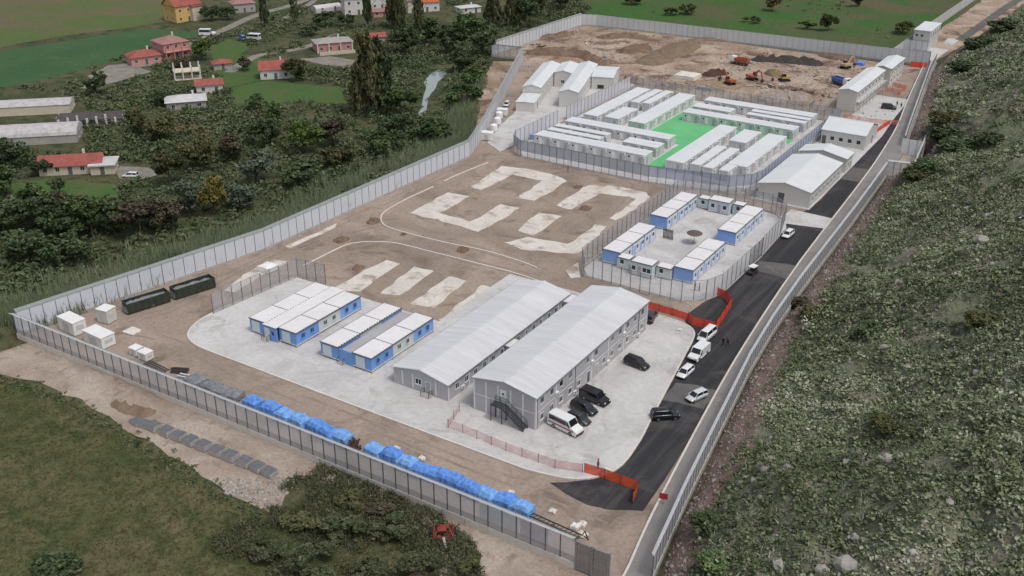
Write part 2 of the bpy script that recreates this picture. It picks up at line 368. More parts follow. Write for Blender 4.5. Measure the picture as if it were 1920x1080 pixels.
# concrete and asphalt
PAD = smooth_line([(-134,108.7),(-100,108.7),(-66,108.9)],2)[:-1]+smooth_line([(-66,108.9),(-58.5,110.8),(-54.6,116),(-54.8,124),(-56.2,132),(-57.6,140),(-60.2,155),(-61.0,159.5),(-62.3,163.2),(-65.5,165.2),(-72,165.6)],4)[:-1]+[(-72,165.6),(-105,165.6),(-105,140.5),(-142,140.5)]+smooth_line([(-144,121),(-143.6,115.5),(-141.5,111.2),(-138,109.2),(-134,108.7)],4)[:-1]
slab('concrete_pad', PAD, .0, .16, MT['pad'])
def kerbline(name, line, w=.28, z0=0.0, z1=.26, m='kerb'):
    A = np.array(line); d = np.gradient(A, axis=0); d /= np.linalg.norm(d, axis=1)[:, None]; n = np.c_[-d[:, 1], d[:, 0]]*w/2
    mb = MB()
    for i in range(len(A)-1):
        a, b = A[i], A[i+1]; g = (b-a)/max(np.linalg.norm(b-a), .01)*.02
        p = [a-n[i]+g, b-n[i+1]-g, b+n[i+1]-g, a+n[i]+g]; mb.prism([tuple(q) for q in p], z0, z1)
    return struct(name, mb, MT[m])
kerbline('kerb', PAD[0:46], .3, 0, .25)
kerbline('kerb', [PAD[0]]+PAD[-1:-18:-1], .3, 0, .25)
# road along the right side with its crossings
ROADL = [(-59.5,109.4),(-56.2,112.5),(-55.4,117),(-56.0,124),(-57.2,132),(-58.4,140),(-61.0,155),(-62.6,162),(-65.6,166.6),(-66.2,170),(-65.6,176),(-64.1,181),(-63.9,200),(-64.4,217),(-65.6,226),(-64.2,236),(-63.4,245),(-64.6,275),(-64.2,305),(-66.0,330),(-69.0,360),(-73.0,392)]
ROADR = [(-46.9,109.5),(-47.4,118),(-49.4,140),(-51.6,160),(-53.2,180),(-54.6,205),(-56.0,230),(-57.2,262),(-59.0,290),(-61.5,318),(-66.0,352),(-71.0,392)]
ROAD_ST = GP([(1040,891),(1100,893)])
sheet('road', ROADL+ROADR[::-1]+wobble([(-46.9,109.5),(-51,107.0),(-57,106.6),(-61.5,108.2),(-63.5,108.95)],1.2,.5,False)[1:-1], .024, MT['asphalt'])
sheet('road_dust', wobble([(-57.4,138),(-57.8,144.5),(-50.3,146),(-49.9,139)],1.2,.5), .030, MT['dusty_asphalt'])
sheet('road_dust', wobble([(-63.4,196),(-63.6,201),(-54.8,203),(-54.2,195)],1.2,.6), .030, MT['dusty_asphalt'])
sheet('road_dust', wobble([(-64.6,262),(-64.8,274),(-58.0,275),(-57.2,264)],1.5,.5), .030, MT['dusty_asphalt'])
slab('road_crossing_slab', [(-67.5,224.5),(-67.5,234.5),(-56.3,234.0),(-55.9,227)], .0, .07, MT['pad'])
# footway with its pale edge, between the road and the outer fence
WALKL = GP([(1170,1079),(1205,1002),(1240,930),(1330,760),(1400,640),(1500,490),(1615,340)],.35)
WALKL = [(-42.9,90)]+WALKL+[(-60.2,290),(-62.8,318),(-67.5,352),(-72.5,392),(-74.5,410)]
FENR = [(-36.6,82),(-39.6,97),(-42.1,112.4),(-44.6,130),(-47.9,154),(-49.4,170),(-50.6,190),(-52.2,233),(-54.0,270)]
WALKR = FENR+[(-54.6,290),(-57.5,318),(-62.5,352),(-68.5,392),(-70.5,410)]
mbw = MB(); mbw.prism(WALKL+WALKR[::-1], -.1, .35); struct('footway', mbw, MT['walk'])
kerbline('kerb', smooth_line(WALKL, 3), .32, .352, .50)
sheet('fence_bay_ground', [(-54.0,270.4),(-47.7,271.7),(-50.6,298.2),(-57.0,299.4),(-55.4,292),(-54.6,285)], .01, MT['bank'])
# far entrance road beyond the far fence
sheet('entrance_road', [(-82,409),(-72.4,404),(-70,430),(-66,470),(-62,520),(-58,580),(-52,680),(-72,690),(-80,560),(-83,470),(-84,430)], -.05, MT['earth'], (5, .8))
sheet('entrance_apron', [(-79,415),(-72.5,414),(-71.5,436),(-79,437)], -.03, MT['pad'])
sheet('entrance_apron', [(-76,446),(-72,446),(-71.8,458),(-76.5,458)], -.03, MT['pad'])
lane('hill_track', [(1800,75),(1850,40),(1900,5),(1960,-30)], 4, MT['dusty_asphalt'], -.02)
# slabs of the unbuilt compounds
def pxz(o, s, pts): return GP([(o[0]+x/s, o[1]+y/s) for x, y in pts])
W1 = (.6, .42)
slab('foundation_slab', GP([(767,400),(841,361),(880,368),(822,401),(884,416),(942,383),(975,391),(897,436),(862,424)]), 0, .10, MT['slab'], W1)
slab('foundation_slab', GP([(884,351),(928,320),(940,311),(992,318),(1032,326),(1064,339),(1005,377),(967,372),(1018,339),(962,329),(902,357)]), 0, .10, MT['slab'], W1)
slab('foundation_slab', pxz((960,270),4,[(320,465),(570,310),(640,310),(690,325),(720,310),(1010,365),(1045,400),(790,575),(735,560),(930,420),(880,395),(650,375),(450,495)]), 0, .10, MT['slab'], W1)
slab('foundation_slab', pxz((960,270),4,[(200,515),(360,545),(165,690),(40,655)]), 0, .10, MT['slab'], W1)
slab('foundation_slab', pxz((960,270),4,[(-60,740),(130,700),(420,755),(640,605),(715,625),(490,830),(420,825),(60,790)]), 0, .10, MT['slab'], W1)
for q in ([(615,545),(725,487),(751,494),(672,548)], [(712,552),(775,500),(811,509),(750,556)], [(768,570),(845,518),(878,527),(812,578)], [(822,602),(905,535),(935,545),(866,602)]):
    slab('foundation_slab', GP(q), 0, .10, MT['slab'], W1)
slab('foundation_slab', GP([(535,462),(632,419),(628,428),(545,465)]), 0, .10, MT['slab'], (1, .3))
slab('foundation_slab', GP([(420,545),(455,515),(515,487),(545,490),(500,512),(440,548)]), 0, .10, MT['slab'], (1, .3))
slab('foundation_slab', GP([(1060,508),(1084,492),(1088,520),(1070,522)]), 0, .12, MT['slab'])
kerbline('kerb', smooth_line(pxz((480,270),4,[(1330,322),(1100,430),(980,500),(940,545),(946,592),(1000,630),(1200,690),(1480,755),(1700,800),(1920,862),(2110,930)]), 8), .30, 0, .22)
kerbline('kerb', smooth_line(pxz((480,270),4,[(350,918),(650,770),(760,742),(870,735),(1050,746),(1280,802),(1560,872),(1920,965),(2150,1040)]), 8), .30, 0, .18)
kerbline('kerb', smooth_line(pxz((480,270),4,[(1410,280),(1540,220),(1740,140)]), 8), .30, 0, .18)
# paved floors of the fenced compounds
slab('compound_floor', [(-93.4,177),(-91,174),(-69,174),(-65.4,178),(-64.4,182),(-64.4,222),(-67,228.5),(-74,229.6),(-89,229.6),(-93.4,225)], 0, .10, MT['pad'])
slab('compound_floor', [(-149.4,240),(-143.5,233.2),(-105,233.2),(-81.5,238),(-79.8,243),(-79.8,312.5),(-149.4,312.5)], 0, .10, MT['pad'])
slab('service_yard', [(-158.5,238),(-151.0,233),(-150.6,312),(-152,320),(-171,318),(-181,300),(-168,268),(-165,255)], 0, .08, MT['pad'], (2, .3))
slab('service_yard', [(-78.7,236.5),(-63.7,236.5),(-63.9,276),(-64.2,306),(-66,330),(-67,352),(-78,352),(-78,326),(-78.7,310)], 0, .08, MT['pad'])
sheet('green_turf', [(-131,266.2),(-111.2,266.2),(-111.2,244),(-106,244),(-106,283.2),(-92,283.2),(-92,284),(-84.9,284),(-84.9,288.4),(-120.6,288.4),(-120.6,309.5),(-124,309.5),(-124,270.8),(-131,270.8)], .112, MT['turf'])
# wheel ruts worn into the sand
def ruts(px, gap=1.8, w=.5, z=.006, m='rut'):
    A = np.array(smooth_line(GP(px), 10)); d = np.gradient(A, axis=0); d /= np.linalg.norm(d, axis=1)[:, None]; n = np.c_[-d[:, 1], d[:, 0]]
    for s_ in (-gap/2, gap/2):
        mb = MB()
        for i in range(len(A)-1):
            if vnoise(np.array([i*.35+s_]), np.array([px[0][0]*.1]))[0] < .28: continue
            a0, a1 = A[i]+n[i]*s_, A[i+1]+n[i+1]*s_; h0 = w/2*(.7+.6*vnoise(np.array([i*.8]), np.array([3.]))[0])
            mb.face([(*(a0-n[i]*h0), z), (*(a1-n[i+1]*h0), z), (*(a1+n[i+1]*h0), z), (*(a0+n[i]*h0), z)])
        struct('wheel_rut', mb, MT[m])
MT['rut'] = surf('rut', (.245,.192,.160), (.31,.25,.21), .3, fine=.2)
_rz = .0
for q in ([(230,620),(320,640),(470,710),(700,800),(900,880),(1060,940),(1170,985)], [(300,590),(400,540),(520,480),(640,440),(740,420),(860,455),(1000,500),(1090,545),(1180,575)], [(650,470),(760,455),(880,490),(1010,520)], [(240,600),(330,575),(420,520),(560,455),(700,390),(820,335),(880,305)], [(720,300+90),(840,320),(930,300),(1040,310),(1150,340)], [(1130,330),(1180,350),(1120,420),(1070,470)]):
    _rz += .0045; ruts(q, z=_rz)
# hillside on the right
TOE_Y = np.array([-80,60,98,112,130,154,170,190,233,268.5,271.6,298,299.5,318,352,392,430,470,502,564,700,1200.])
TOE_X = np.array([-29.5,-35,-39.2,-41.7,-44.2,-47.5,-49.0,-50.2,-51.8,-53.4,-47.2,-50.1,-55.8,-58.6,-63.4,-69.0,-69.6,-66.0,-64.5,-62,-50,-10.])
def toe(y): return np.interp(y, TOE_Y, TOE_X)
def hillz(x, y):
    d = np.maximum(x-toe(y), 0)
    base = .50*d + np.minimum(d, 1.5)*.45
    k = np.clip(d/14, 0, 1)
    return base + k*((fbm(x*.045, y*.045, 3)-.45)*14 + (fbm(x*.18+7, y*.18, 3)-.45)*4.2) + np.clip(d/3, 0, 1)*(fbm(x*.6+3, y*.6, 2)-.38)*1.3 - .12
nu, nvv = 150, 520
uu = (np.linspace(0, 1, nu)**1.5)*170; yy = np.concatenate([np.linspace(-60, 430, 440), np.linspace(432, 1100, 80)])
UU, YY = np.meshgrid(uu, yy); XX = toe(YY)+UU; ZZ = hillz(XX, YY); ZZ[:, 0] = -.2
V = np.c_[XX.ravel(), YY.ravel(), ZZ.ravel()]
ii = np.arange(nvv-1)[:, None]*nu+np.arange(nu-1)[None, :]; ii = ii.ravel()
FQ = np.c_[ii, ii+1, ii+nu+1, ii+nu]
dq = UU[:-1, :-1].ravel()
hill = link('hillside', np_mesh('hillside', V, FQ, [MT['hill'], MT['scarp']], mi=(dq < 3.6+3.6*vnoise(YY[:-1, :-1].ravel()*.12, UU[:-1, :-1].ravel()*.3)).astype(int)))
for p in hill.data.polygons: p.use_smooth = True
tag(hill, kind='structure')

# ================================================================== FENCES
_pm = {}
def post_mesh(h, w=.13, m='post', lean=0):
    k = ('post', h, w, m, lean)
    if k not in _pm:
        mb = MB().box(-w/2, -w/2, 0, w/2, w/2, h)
        if lean: mb.bar((0, 0, h-.03), (0, lean, h+.55), w*.7)
        _pm[k] = mb.mesh('post', MT[m])
    return _pm[k]
def panel_mesh(h, z0, zl, mu, ml, mrail='post_light'):
    """unit-wide panel (x 0..1) from z0 to h, a denser band up to zl, thin rails"""
    k = ('panel', h, z0, zl, mu, ml, mrail)
    if k not in _pm:
        mb = MB()
        if zl > z0: mb.face([(0,0,z0),(1,0,z0),(1,0,zl),(0,0,zl)], 1)
        mb.face([(0,0,max(z0, zl)),(1,0,max(z0, zl)),(1,0,h),(0,0,h)], 0)
        for z in (z0, h-.06): mb.box(0, -.03, z, 1, .03, z+.06, 2)
        _pm[k] = mb.mesh('panel', [MT[mu], MT[ml], MT[mrail]])
    return _pm[k]
def fence(label, pts, h=4.8, sp=2.3, mu='mesh_near', ml='mesh_low', z0=.8, zl=2.0, plinth=.8, over=None, overw=.75, side=1, post='post', pw=.13, group=None, zb=0.0, closed=False, name='mesh_fence', rail=None, plm='concrete'):
    t = thing(name, label, 'fence', (*pts[0], zb), 0, group); o0 = Vector((*pts[0], 0))
    segs = list(zip(pts, pts[1:]+([pts[0]] if closed else [])[:1])) if not closed else list(zip(pts, pts[1:]+[pts[0]]))
    first = True
    for a, b in segs:
        a = Vector((*a, 0))-o0; b = Vector((*b, 0))-o0; d = b-a; L = d.length
        n = max(1, round(L/sp)); bw = L/n; rz = math.atan2(d.y, d.x); dn = d/L
        for i in range(n):
            p = a+dn*bw*i
            link('post', post_mesh(h, pw, post), t, p, rz)
            link('panel', panel_mesh(h, z0, zl, mu, ml), t, p+dn*.02, rz, (bw-.04, 1, 1))
        nrm = Vector((-dn.y, dn.x, 0))*side
        if plinth:
            mb = MB(); w = nrm*.14
            mb.prism([tuple((a-w)[:2]), tuple((b-w)[:2]), tuple((b+w)[:2]), tuple((a+w)[:2])], -.25, plinth-.002); mb.build('plinth', MT[plm], t)
        if over:
            mb = MB(); q = nrm*overw
            mb.face([(*a.xy, h), (*b.xy, h), (b.x+q.x, b.y+q.y, h+.42), (a.x+q.x, a.y+q.y, h+.42)])
            mb.build('barbed_overhang', MT[over], t)
            mb = MB().bar((*a.xy, h+.02), (*b.xy, h+.02), .10, 0); mb.build('top_rail', MT[rail or 'post_light'], t)
    if not closed:
        a = Vector((*pts[-1], 0))-o0; d = Vector((*pts[-1], 0))-Vector((*pts[-2], 0)); link('post', post_mesh(h, pw, post), t, a, math.atan2(d.y, d.x))
    return t
PER = 'perimeter fences of the site'
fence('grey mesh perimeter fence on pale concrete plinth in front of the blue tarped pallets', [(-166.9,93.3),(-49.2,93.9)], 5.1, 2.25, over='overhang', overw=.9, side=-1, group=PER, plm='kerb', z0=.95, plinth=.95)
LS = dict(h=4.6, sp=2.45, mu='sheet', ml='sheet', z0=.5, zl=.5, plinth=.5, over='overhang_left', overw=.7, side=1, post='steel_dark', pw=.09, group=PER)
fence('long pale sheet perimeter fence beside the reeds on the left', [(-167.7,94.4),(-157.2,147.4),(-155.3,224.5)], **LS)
fence('short pale fence end closing the left front corner of the site', [(-166.9,93.3),(-167.7,94.4)], **{**LS, 'over': None})
fence('pale sheet perimeter fence running past the service yard and gabled white building', [(-155.3,224.5),(-161.8,240.5),(-202.8,329.5)], **LS)
fence('short fence kink stepping out towards the stream', [(-202.8,329.5),(-216,327.5)], **{**LS, 'mu': 'mesh_inner', 'ml': 'mesh_inner'})
fence('pale fence on the far left edge of the excavated ground', [(-216,327.5),(-214.5,396)], **{**LS, 'mu': 'sheet_far', 'h': 5.0})
fence('far pale sheet fence between the excavation and the green meadow', [(-214.5,396),(-208.5,398.6),(-72.5,404)], **{**LS, 'mu': 'sheet_far', 'ml': 'sheet_far', 'h': 5.0, 'post': 'post_light', 'over': None})
RS = dict(h=4.2, sp=1.55, mu='mesh_right', ml='mesh_right', z0=.9, zl=.9, plinth=.9, over='overhang', overw=.3, side=1, post='post', pw=.11, group=PER, rail='rail')
fence('right perimeter fence along the road at the foot of the rocky hillside', FENR[1:], **RS)
fence('perimeter fence stretch round the outward bay of the hillside, next to the white gate box', [(-54.0,270),(-47.6,271.5),(-50.5,298)], **{**RS, 'h': 4.6})
fence('upper right perimeter fence curving uphill from the white gate box to the far corner', [(-56.2,299),(-59.0,318),(-63.8,352),(-69.4,392),(-71.5,412)], **{**RS, 'h': 3.4, 'sp': 2.4})
# inner fences
IN = dict(h=4.6, sp=2.35, mu='mesh_inner', ml='mesh_inner_pale', z0=.2, zl=1.9, plinth=.2, over=None, post='post', pw=.11, group='inner fences round the cabin compounds')
fence('grey mesh fence ringing the courtyard of small blue cabins', [(-94.2,177.6),(-91.4,173.3),(-76,172.6),(-69.5,173.6),(-65.6,176.8)], **{**IN, 'mu': 'mesh_inner_pale', 'zl': .2})
fence('pale panelled fence between the blue courtyard and the road, near the red netting', [(-65.6,176.8),(-64.0,181),(-63.8,196)], **{**IN, 'mu': 'mesh_court', 'ml': 'mesh_court', 'zl': .2})
fence('pale panelled fence between the blue courtyard and the road, past its dark gate', [(-63.8,203.5),(-64.3,217)], **{**IN, 'mu': 'mesh_court', 'ml': 'mesh_court', 'zl': .2})
fence('rear left run of mesh fence behind the courtyard of small blue cabins', [(-64.3,217),(-66.2,226),(-71,230.2),(-89.5,230.4),(-94.2,226.5),(-94.2,177.6)], **IN)
fence('tall grey screened fence in front of the long white cabin rows', [(-150.2,240.2),(-148,235.6),(-143.7,232.4),(-104.8,232.4)], **{**IN, 'mu': 'screen', 'zl': 1.8, 'h': 4.9})
fence('bluish screened fence along the right side of the white cabin rows', [(-104.8,232.4),(-84.5,236.4),(-80.2,240.5),(-79,245),(-79,313.2)], **{**IN, 'mu': 'mesh_blue', 'h': 4.9})
fence('mesh fence with pale posts between service yard and white cabin rows', [(-150.2,313.2),(-150.2,269.5)], **{**IN, 'mu': 'screen_inside', 'ml': 'screen_inside'})
fence('short mesh fence left of the opening to the white cabin rows', [(-150.2,264),(-150.2,240.2)], **{**IN, 'mu': 'screen_inside', 'ml': 'screen_inside'})
fence('rear mesh fence between white cabin rows and the diggings', [(-79,313.2),(-150.2,313.2)], **IN)
fence('grey mesh fence behind the left blue cabin block', [(-143.6,119.5),(-141.5,140.8)], **{**IN, 'h': 4.4, 'mu': 'mesh_inner', 'zl': .2})
fence('short mesh fence return beside the rear of the blue cabins', [(-141.5,140.8),(-134.5,141.6)], **{**IN, 'h': 4.4, 'zl': .2})
fence('grey dark gate panel fence at the courtyard of blue cabins', [(-63.8,196),(-63.7,203.5)], **{**IN, 'mu': 'mesh_gate', 'ml': 'mesh_gate', 'zl': .9})
# ================================================================== BUILDINGS
FACE = {'-y': 0.0, '+x': math.pi/2, '+y': math.pi, '-x': -math.pi/2}
_wm = {}
def win_mesh(w, h, fm='white', gm='glass', bars=1, deep=.06):
    """window facing -y, origin at its bottom centre on the wall plane: frame, recessed panes, mullions"""
    k = (w, h, fm, gm, bars, deep)
    if k not in _wm:
        mb = MB(); f = min(.09, w*.12)
        for b in ((-w/2, 0, w/2, f), (-w/2, h-f, w/2, h), (-w/2, f, -w/2+f, h-f), (w/2-f, f, w/2, h-f)):
            mb.box(b[0], -deep, b[1], b[2], .0, b[3], 0)
        for i in range(bars):
            x = -w/2+w*(i+1)/(bars+1); mb.box(x-f*.35, -deep, f, x+f*.35, 0, h-f, 0)
        mb.face([(-w/2+f, -.02, f), (w/2-f, -.02, f), (w/2-f, -.02, h-f), (-w/2+f, -.02, h-f)], 1)
        mb.box(-w/2-.05, -deep-.05, -.05, w/2+.05, 0, 0, 0)
        _wm[k] = mb.mesh('window', [MT[fm], MT[gm]])
    return _wm[k]
def door_mesh(w, h, m='door_grey', fm='white'):
    k = ('door', w, h, m, fm)
    if k not in _wm:
        mb = MB(); mb.box(-w/2, -.05, 0, w/2, -.004, h, 1)
        mb.box(-w/2-.07, -.07, 0, -w/2, 0, h+.07, 0); mb.box(w/2, -.07, 0, w/2+.07, 0, h+.07, 0); mb.box(-w/2, -.07, h, w/2, 0, h+.07, 0)
        mb.box(w/2-.16, -.10, h*.45, w/2-.08, -.05, h*.5, 0)
        _wm[k] = mb.mesh('door', [MT[fm], MT[m]])
    return _wm[k]
def on_wall(me, name, parent, face, x, y, z): return link(name, me, parent, (x, y, z), FACE[face])
def ac_mesh():
    if 'ac' not in _wm:
        mb = MB().box(-.4, -.32, 0, .4, -.02, .6, 0); mb.tube((-.1, -.321, .3), (-.1, -.335, .3), .22, n=12, mi=1)
        for s in (-.3, .3): mb.bar((s, -.3, -.03), (s, 0, -.03), .04, 1)
        _wm['ac'] = mb.mesh('air_conditioner', [MT['white'], MT['steel']])
    return _wm['ac']
# ---- blue cabin blocks on the near pad
def cabin_shell(w, d, h, m, zb=.35, fm='strip'):
    """container cabin standing on feet: box walls, corner posts, floor and roof beams"""
    mb = MB().box(-w/2+.04, .04, zb, w/2-.04, d-.04, h-.12, 0)
    for sx in (-1, 1):
        for yy_ in (0, d-.14):
            x0 = sx*(w/2)-(.14 if sx > 0 else 0); mb.box(x0, yy_, zb-.02, x0+.14, yy_+.14, h-.12, 0)
            mb.box(x0-.03, yy_-.03, 0, x0+.17, yy_+.17, zb-.02, 2)
    mb.box(-w/2-.01, -.01, zb-.02, w/2+.01, d+.01, zb+.12, 1)
    return mb.mesh('cabin', [MT[m], MT[fm], MT['concrete']])
def cabin_roof(w, d, h, m='roof_white'):
    mb = MB().box(-w/2-.12, -.12, h-.12, w/2+.12, d+.12, h+.02, 1, top=1)
    mb.box(-w/2+.05, .05, h+.02, w/2-.05, d-.05, h+.07, 0)
    return mb.mesh('roof', [MT[m], MT['gap'] if m == 'roof_white' else MT['strip']])
CW = .82
def blue_block(label, x0, y0, corridor_roof):
    t = thing('cabin_block', label, 'building', (x0, y0, .16), 0, 'blocks of blue container cabins on the near pad')
    D = 6.06
    roof = cabin_roof(4.2, D-.1, 2.95)
    for cx, outer in ((2.15, '-x'), (9.55, '+x')):
        for k in range(3):
            side_m = ('blue', 'pale_green', 'blue_mid')[k]
            c = link('cabin', cabin_shell(4.15, D-.02, 2.95, side_m), t, (cx, k*D, 0))
            link('roof', roof, c, (0, 0, 0))
            sx = 2.085 if outer == '+x' else -2.085
            for q in (.3, .70): on_wall(win_mesh(.95, 1.05, 'blue' if k != 1 else 'pale_green', 'glass', 1), 'window', c, outer, sx, D*q, 1.25)
            if k == 0:
                on_wall(door_mesh(1.9, 2.25, 'mint', 'mint'), 'door', c, '-y', -.55 if outer == '-x' else -.35, -.0, .36)
            if k == 2:
                on_wall(win_mesh(.95, 1.05, 'blue', 'glass', 1), 'window', c, '+y', 0, D, 1.25)
    # corridor between the rows
    mb = MB().box(4.30, -.55 if corridor_roof else .25, .1, 7.40, .05 if not corridor_roof else -.35, 2.7, 0)
    mb.build('corridor_front', MT['blue'], t)
    f0 = -.55 if corridor_roof else .25
    w = on_wall(win_mesh(.8, 1.0, 'blue', 'glass', 0), 'window', t, '-y', 6.4, f0, 1.15)
    on_wall(door_mesh(1.1, 2.2, 'mint', 'strip'), 'door', t, '-y', 4.95, f0, .2)
    mb = MB().box(4.30, .06, .15, 7.40, 3*D, .35, 0); mb.build('corridor_floor', MT['concrete'], t)
    if corridor_roof:
        mb = MB().box(4.05, -.7, 2.98, 7.35, 3*D+.1, 3.10, 0); mb.build('corridor_roof', MT['roof_white'], t)
    else:
        mb = MB().box(4.36, .3, 2.28, 7.36, 3*D-.1, 2.36, 0); mb.build('corridor_roof', MT['dusty_roof'], t)
    # roof edge rail with supports
    mb = MB()
    for i in range(26):
        yy_ = .2+i*(3*D-.4)/25; mb.box(4.20, yy_-.16, 3.03, 4.28, yy_+.16, 3.16)
    mb.build('gutter_clips', MT['gap'], t)['kind'] = 'stuff'
    # entrance steps
    mb = MB()
    for i in range(2): mb.box(4.3, f0-.9+.4*i, 0, 5.6, f0-.5+.4*i, .16*(i+1), 0)
    for s in (4.3, 5.6): mb.bar((s, f0-.9, .2), (s, f0-.9, 1.1), .06, 1); mb.bar((s, f0-.05, .2), (s, f0-.05, 1.2), .06, 1); mb.bar((s, f0-.9, 1.1), (s, f0-.05, 1.2), .06, 1)
    mb.build('entrance_steps', [MT['concrete'], MT['steel_dark']], t)
    return t
MT['dusty_roof'] = plain('dusty_roof', (.40,.40,.42), .7, .12, .3)
blue_block('left block of blue cabins with a white roofed corridor along its middle', -132.2, 118.1, True)
blue_block('right block of blue cabins beside the long grey hall, grey corridor in its middle', -114.9, 118.3, False)

# ---- gabled halls
def hall(name, label, x0, y0, x1, y1, eave, ridge, axis, wm, rm, base=.0, over=.25, cat='building', group=None, rz=0.0, org=None, stripm='strip', strips=None, gutter=True):
    """gabled hall; axis 'y' = ridge along y. Returns the Empty; local coordinates start at its corner (or at org with turn rz)"""
    t = thing(name, label, cat, (x0, y0, base) if org is None else (*org, base), rz, group)
    W, D = x1-x0, y1-y0
    mb = MB(); mb.box(0, 0, 0, W, D, eave, 0)
    if axis == 'y':
        for yy_ in (0, D):
            p = [(0, yy_, eave), (W, yy_, eave), (W/2, yy_, ridge)]; mb.face(p if yy_ == 0 else p[::-1], 0)
    else:
        for xx_ in (0, W):
            p = [(xx_, 0, eave), (xx_, D, eave), (xx_, D/2, ridge)]; mb.face(p if xx_ > 0 else p[::-1], 0)
    mb.build('wall', MT[wm], t)
    mb = MB(); th = .12
    if axis == 'y':
        s = (ridge-eave)/(W/2); e = over
        for sg in (0, 1):
            xa, xb = (-e, W/2) if sg == 0 else (W/2, W+e); za, zb_ = (eave-s*e, ridge) if sg == 0 else (ridge, eave-s*e)
            v = [(xa, -e, za), (xb, -e, zb_), (xb, D+e, zb_), (xa, D+e, za)]
            mb.loft([[(p[0], p[1], p[2]+.01) for p in v], [(p[0], p[1], p[2]+th) for p in v]])
        mb.build('roof', MT[rm], t)
        MB().bar((W/2, -e, ridge+th+.02), (W/2, D+e, ridge+th+.02), .3, 0, .06).build('ridge_cap', MT[rm], t)
        if gutter:
            for xx_ in (-e-.06, W+e+.06): MB().bar((xx_, -e, eave-s*e), (xx_, D+e, eave-s*e), .12).build('gutter', MT['steel'], t)
    else:
        s = (ridge-eave)/(D/2); e = over
        for sg in (0, 1):
            ya, yb = (-e, D/2) if sg == 0 else (D/2, D+e); za, zb_ = (eave-s*e, ridge) if sg == 0 else (ridge, eave-s*e)
            v = [(-e, ya, za), (W+e, ya, za), (W+e, yb, zb_), (-e, yb, zb_)]
            mb.loft([[(p[0], p[1], p[2]+.01) for p in v], [(p[0], p[1], p[2]+th) for p in v]])
        mb.build('roof', MT[rm], t)
        MB().bar((-e, D/2, ridge+th+.02), (W+e, D/2, ridge+th+.02), .3, 0, .06).build('ridge_cap', MT[rm], t)
    for (face, u, z0_, z1_) in (strips or []):
        mb = MB()
        if face == '-y': mb.box(u-.14, -.05, z0_, u+.14, -.003, z1_)
        if face == '+x': mb.box(W+.003, u-.14, z0_, W+.05, u+.14, z1_)
        if face == '-x': mb.box(-.05, u-.14, z0_, -.003, u+.14, z1_)
        mb.build('cover_strip', MT[stripm], t)
    return t
# one-storey grey hall
st1 = [('-y', u, .25, 3.0) for u in (1.9, 4.1, 8.9)]+[('+x', .15, .1, 3.0), ('+x', 6.2, .1, 3.0)]+[('+x', 6.2+6.06*k, .1, 3.0) for k in range(1, 6)]
h1 = hall('grey_hall', 'long one-storey grey hall with pale gable roof between blue cabins and two-storey hall', -98.2, 118.1, -86.8, 158.8, 3.15, 4.25, 'y', 'wall_grey', 'roof_hall', .16, strips=st1)
on_wall(win_mesh(1.3, 1.2, 'white', 'glass', 1), 'window', h1, '-y', 5.3, 0, 1.3)
on_wall(door_mesh(1.0, 2.1), 'door', h1, '-y', 7.3, 0, .25)
for k in range(14): on_wall(win_mesh(1.15, 1.15, 'white', 'glass', 1), 'window', h1, '+x', 11.4, 2.6+2.75*k, 1.2)
for k in range(12): on_wall(win_mesh(1.15, 1.15, 'white', 'glass', 1), 'window', h1, '-x', 0, 2.6+3.1*k, 1.2)
for k in range(5): on_wall(ac_mesh(), 'air_conditioner', h1, '+x', 11.4, 4.1+7.2*k, .5)
mb = MB()
for i in range(3): mb.box(6.6, -1.3+.35*i, 0, 8.3, -.9+.35*i, .1*(i+1), 0)
for s in (6.65, 8.25):
    for q in (-1.25, -.2): mb.bar((s, q, .05), (s, q, 1.2), .06, 1)
    mb.bar((s, -1.25, 1.2), (s, -.2, 1.2), .06, 1); mb.bar((s, -1.25, .7), (s, -.2, .7), .05, 1)
mb.build('entrance_steps', [MT['concrete'], MT['steel_dark']], h1)
# link roof between the halls
tl = thing('link_passage', 'small white roofed passage joining the two long grey halls midway', 'passage', (-86.7, 135.5, .16))
MB().box(.04, 0, 0, 4.5, 2.6, 2.5, 0).build('wall', MT['wall_grey'], tl)
MB().box(.02, -.2, 2.5, 4.55, 2.8, 2.66, 0).build('roof', MT['roof_white'], tl)
tl2 = thing('link_passage', 'small pale passage between the far ends of the two long grey halls', 'passage', (-86.7, 156.2, .16))
MB().box(.04, 0, 0, 4.5, 2.6, 2.6, 0).build('wall', MT['wall_pale'], tl2)
MB().box(.02, -.2, 2.6, 4.55, 3.2, 2.78, 0).build('roof', MT['roof_white'], tl2)
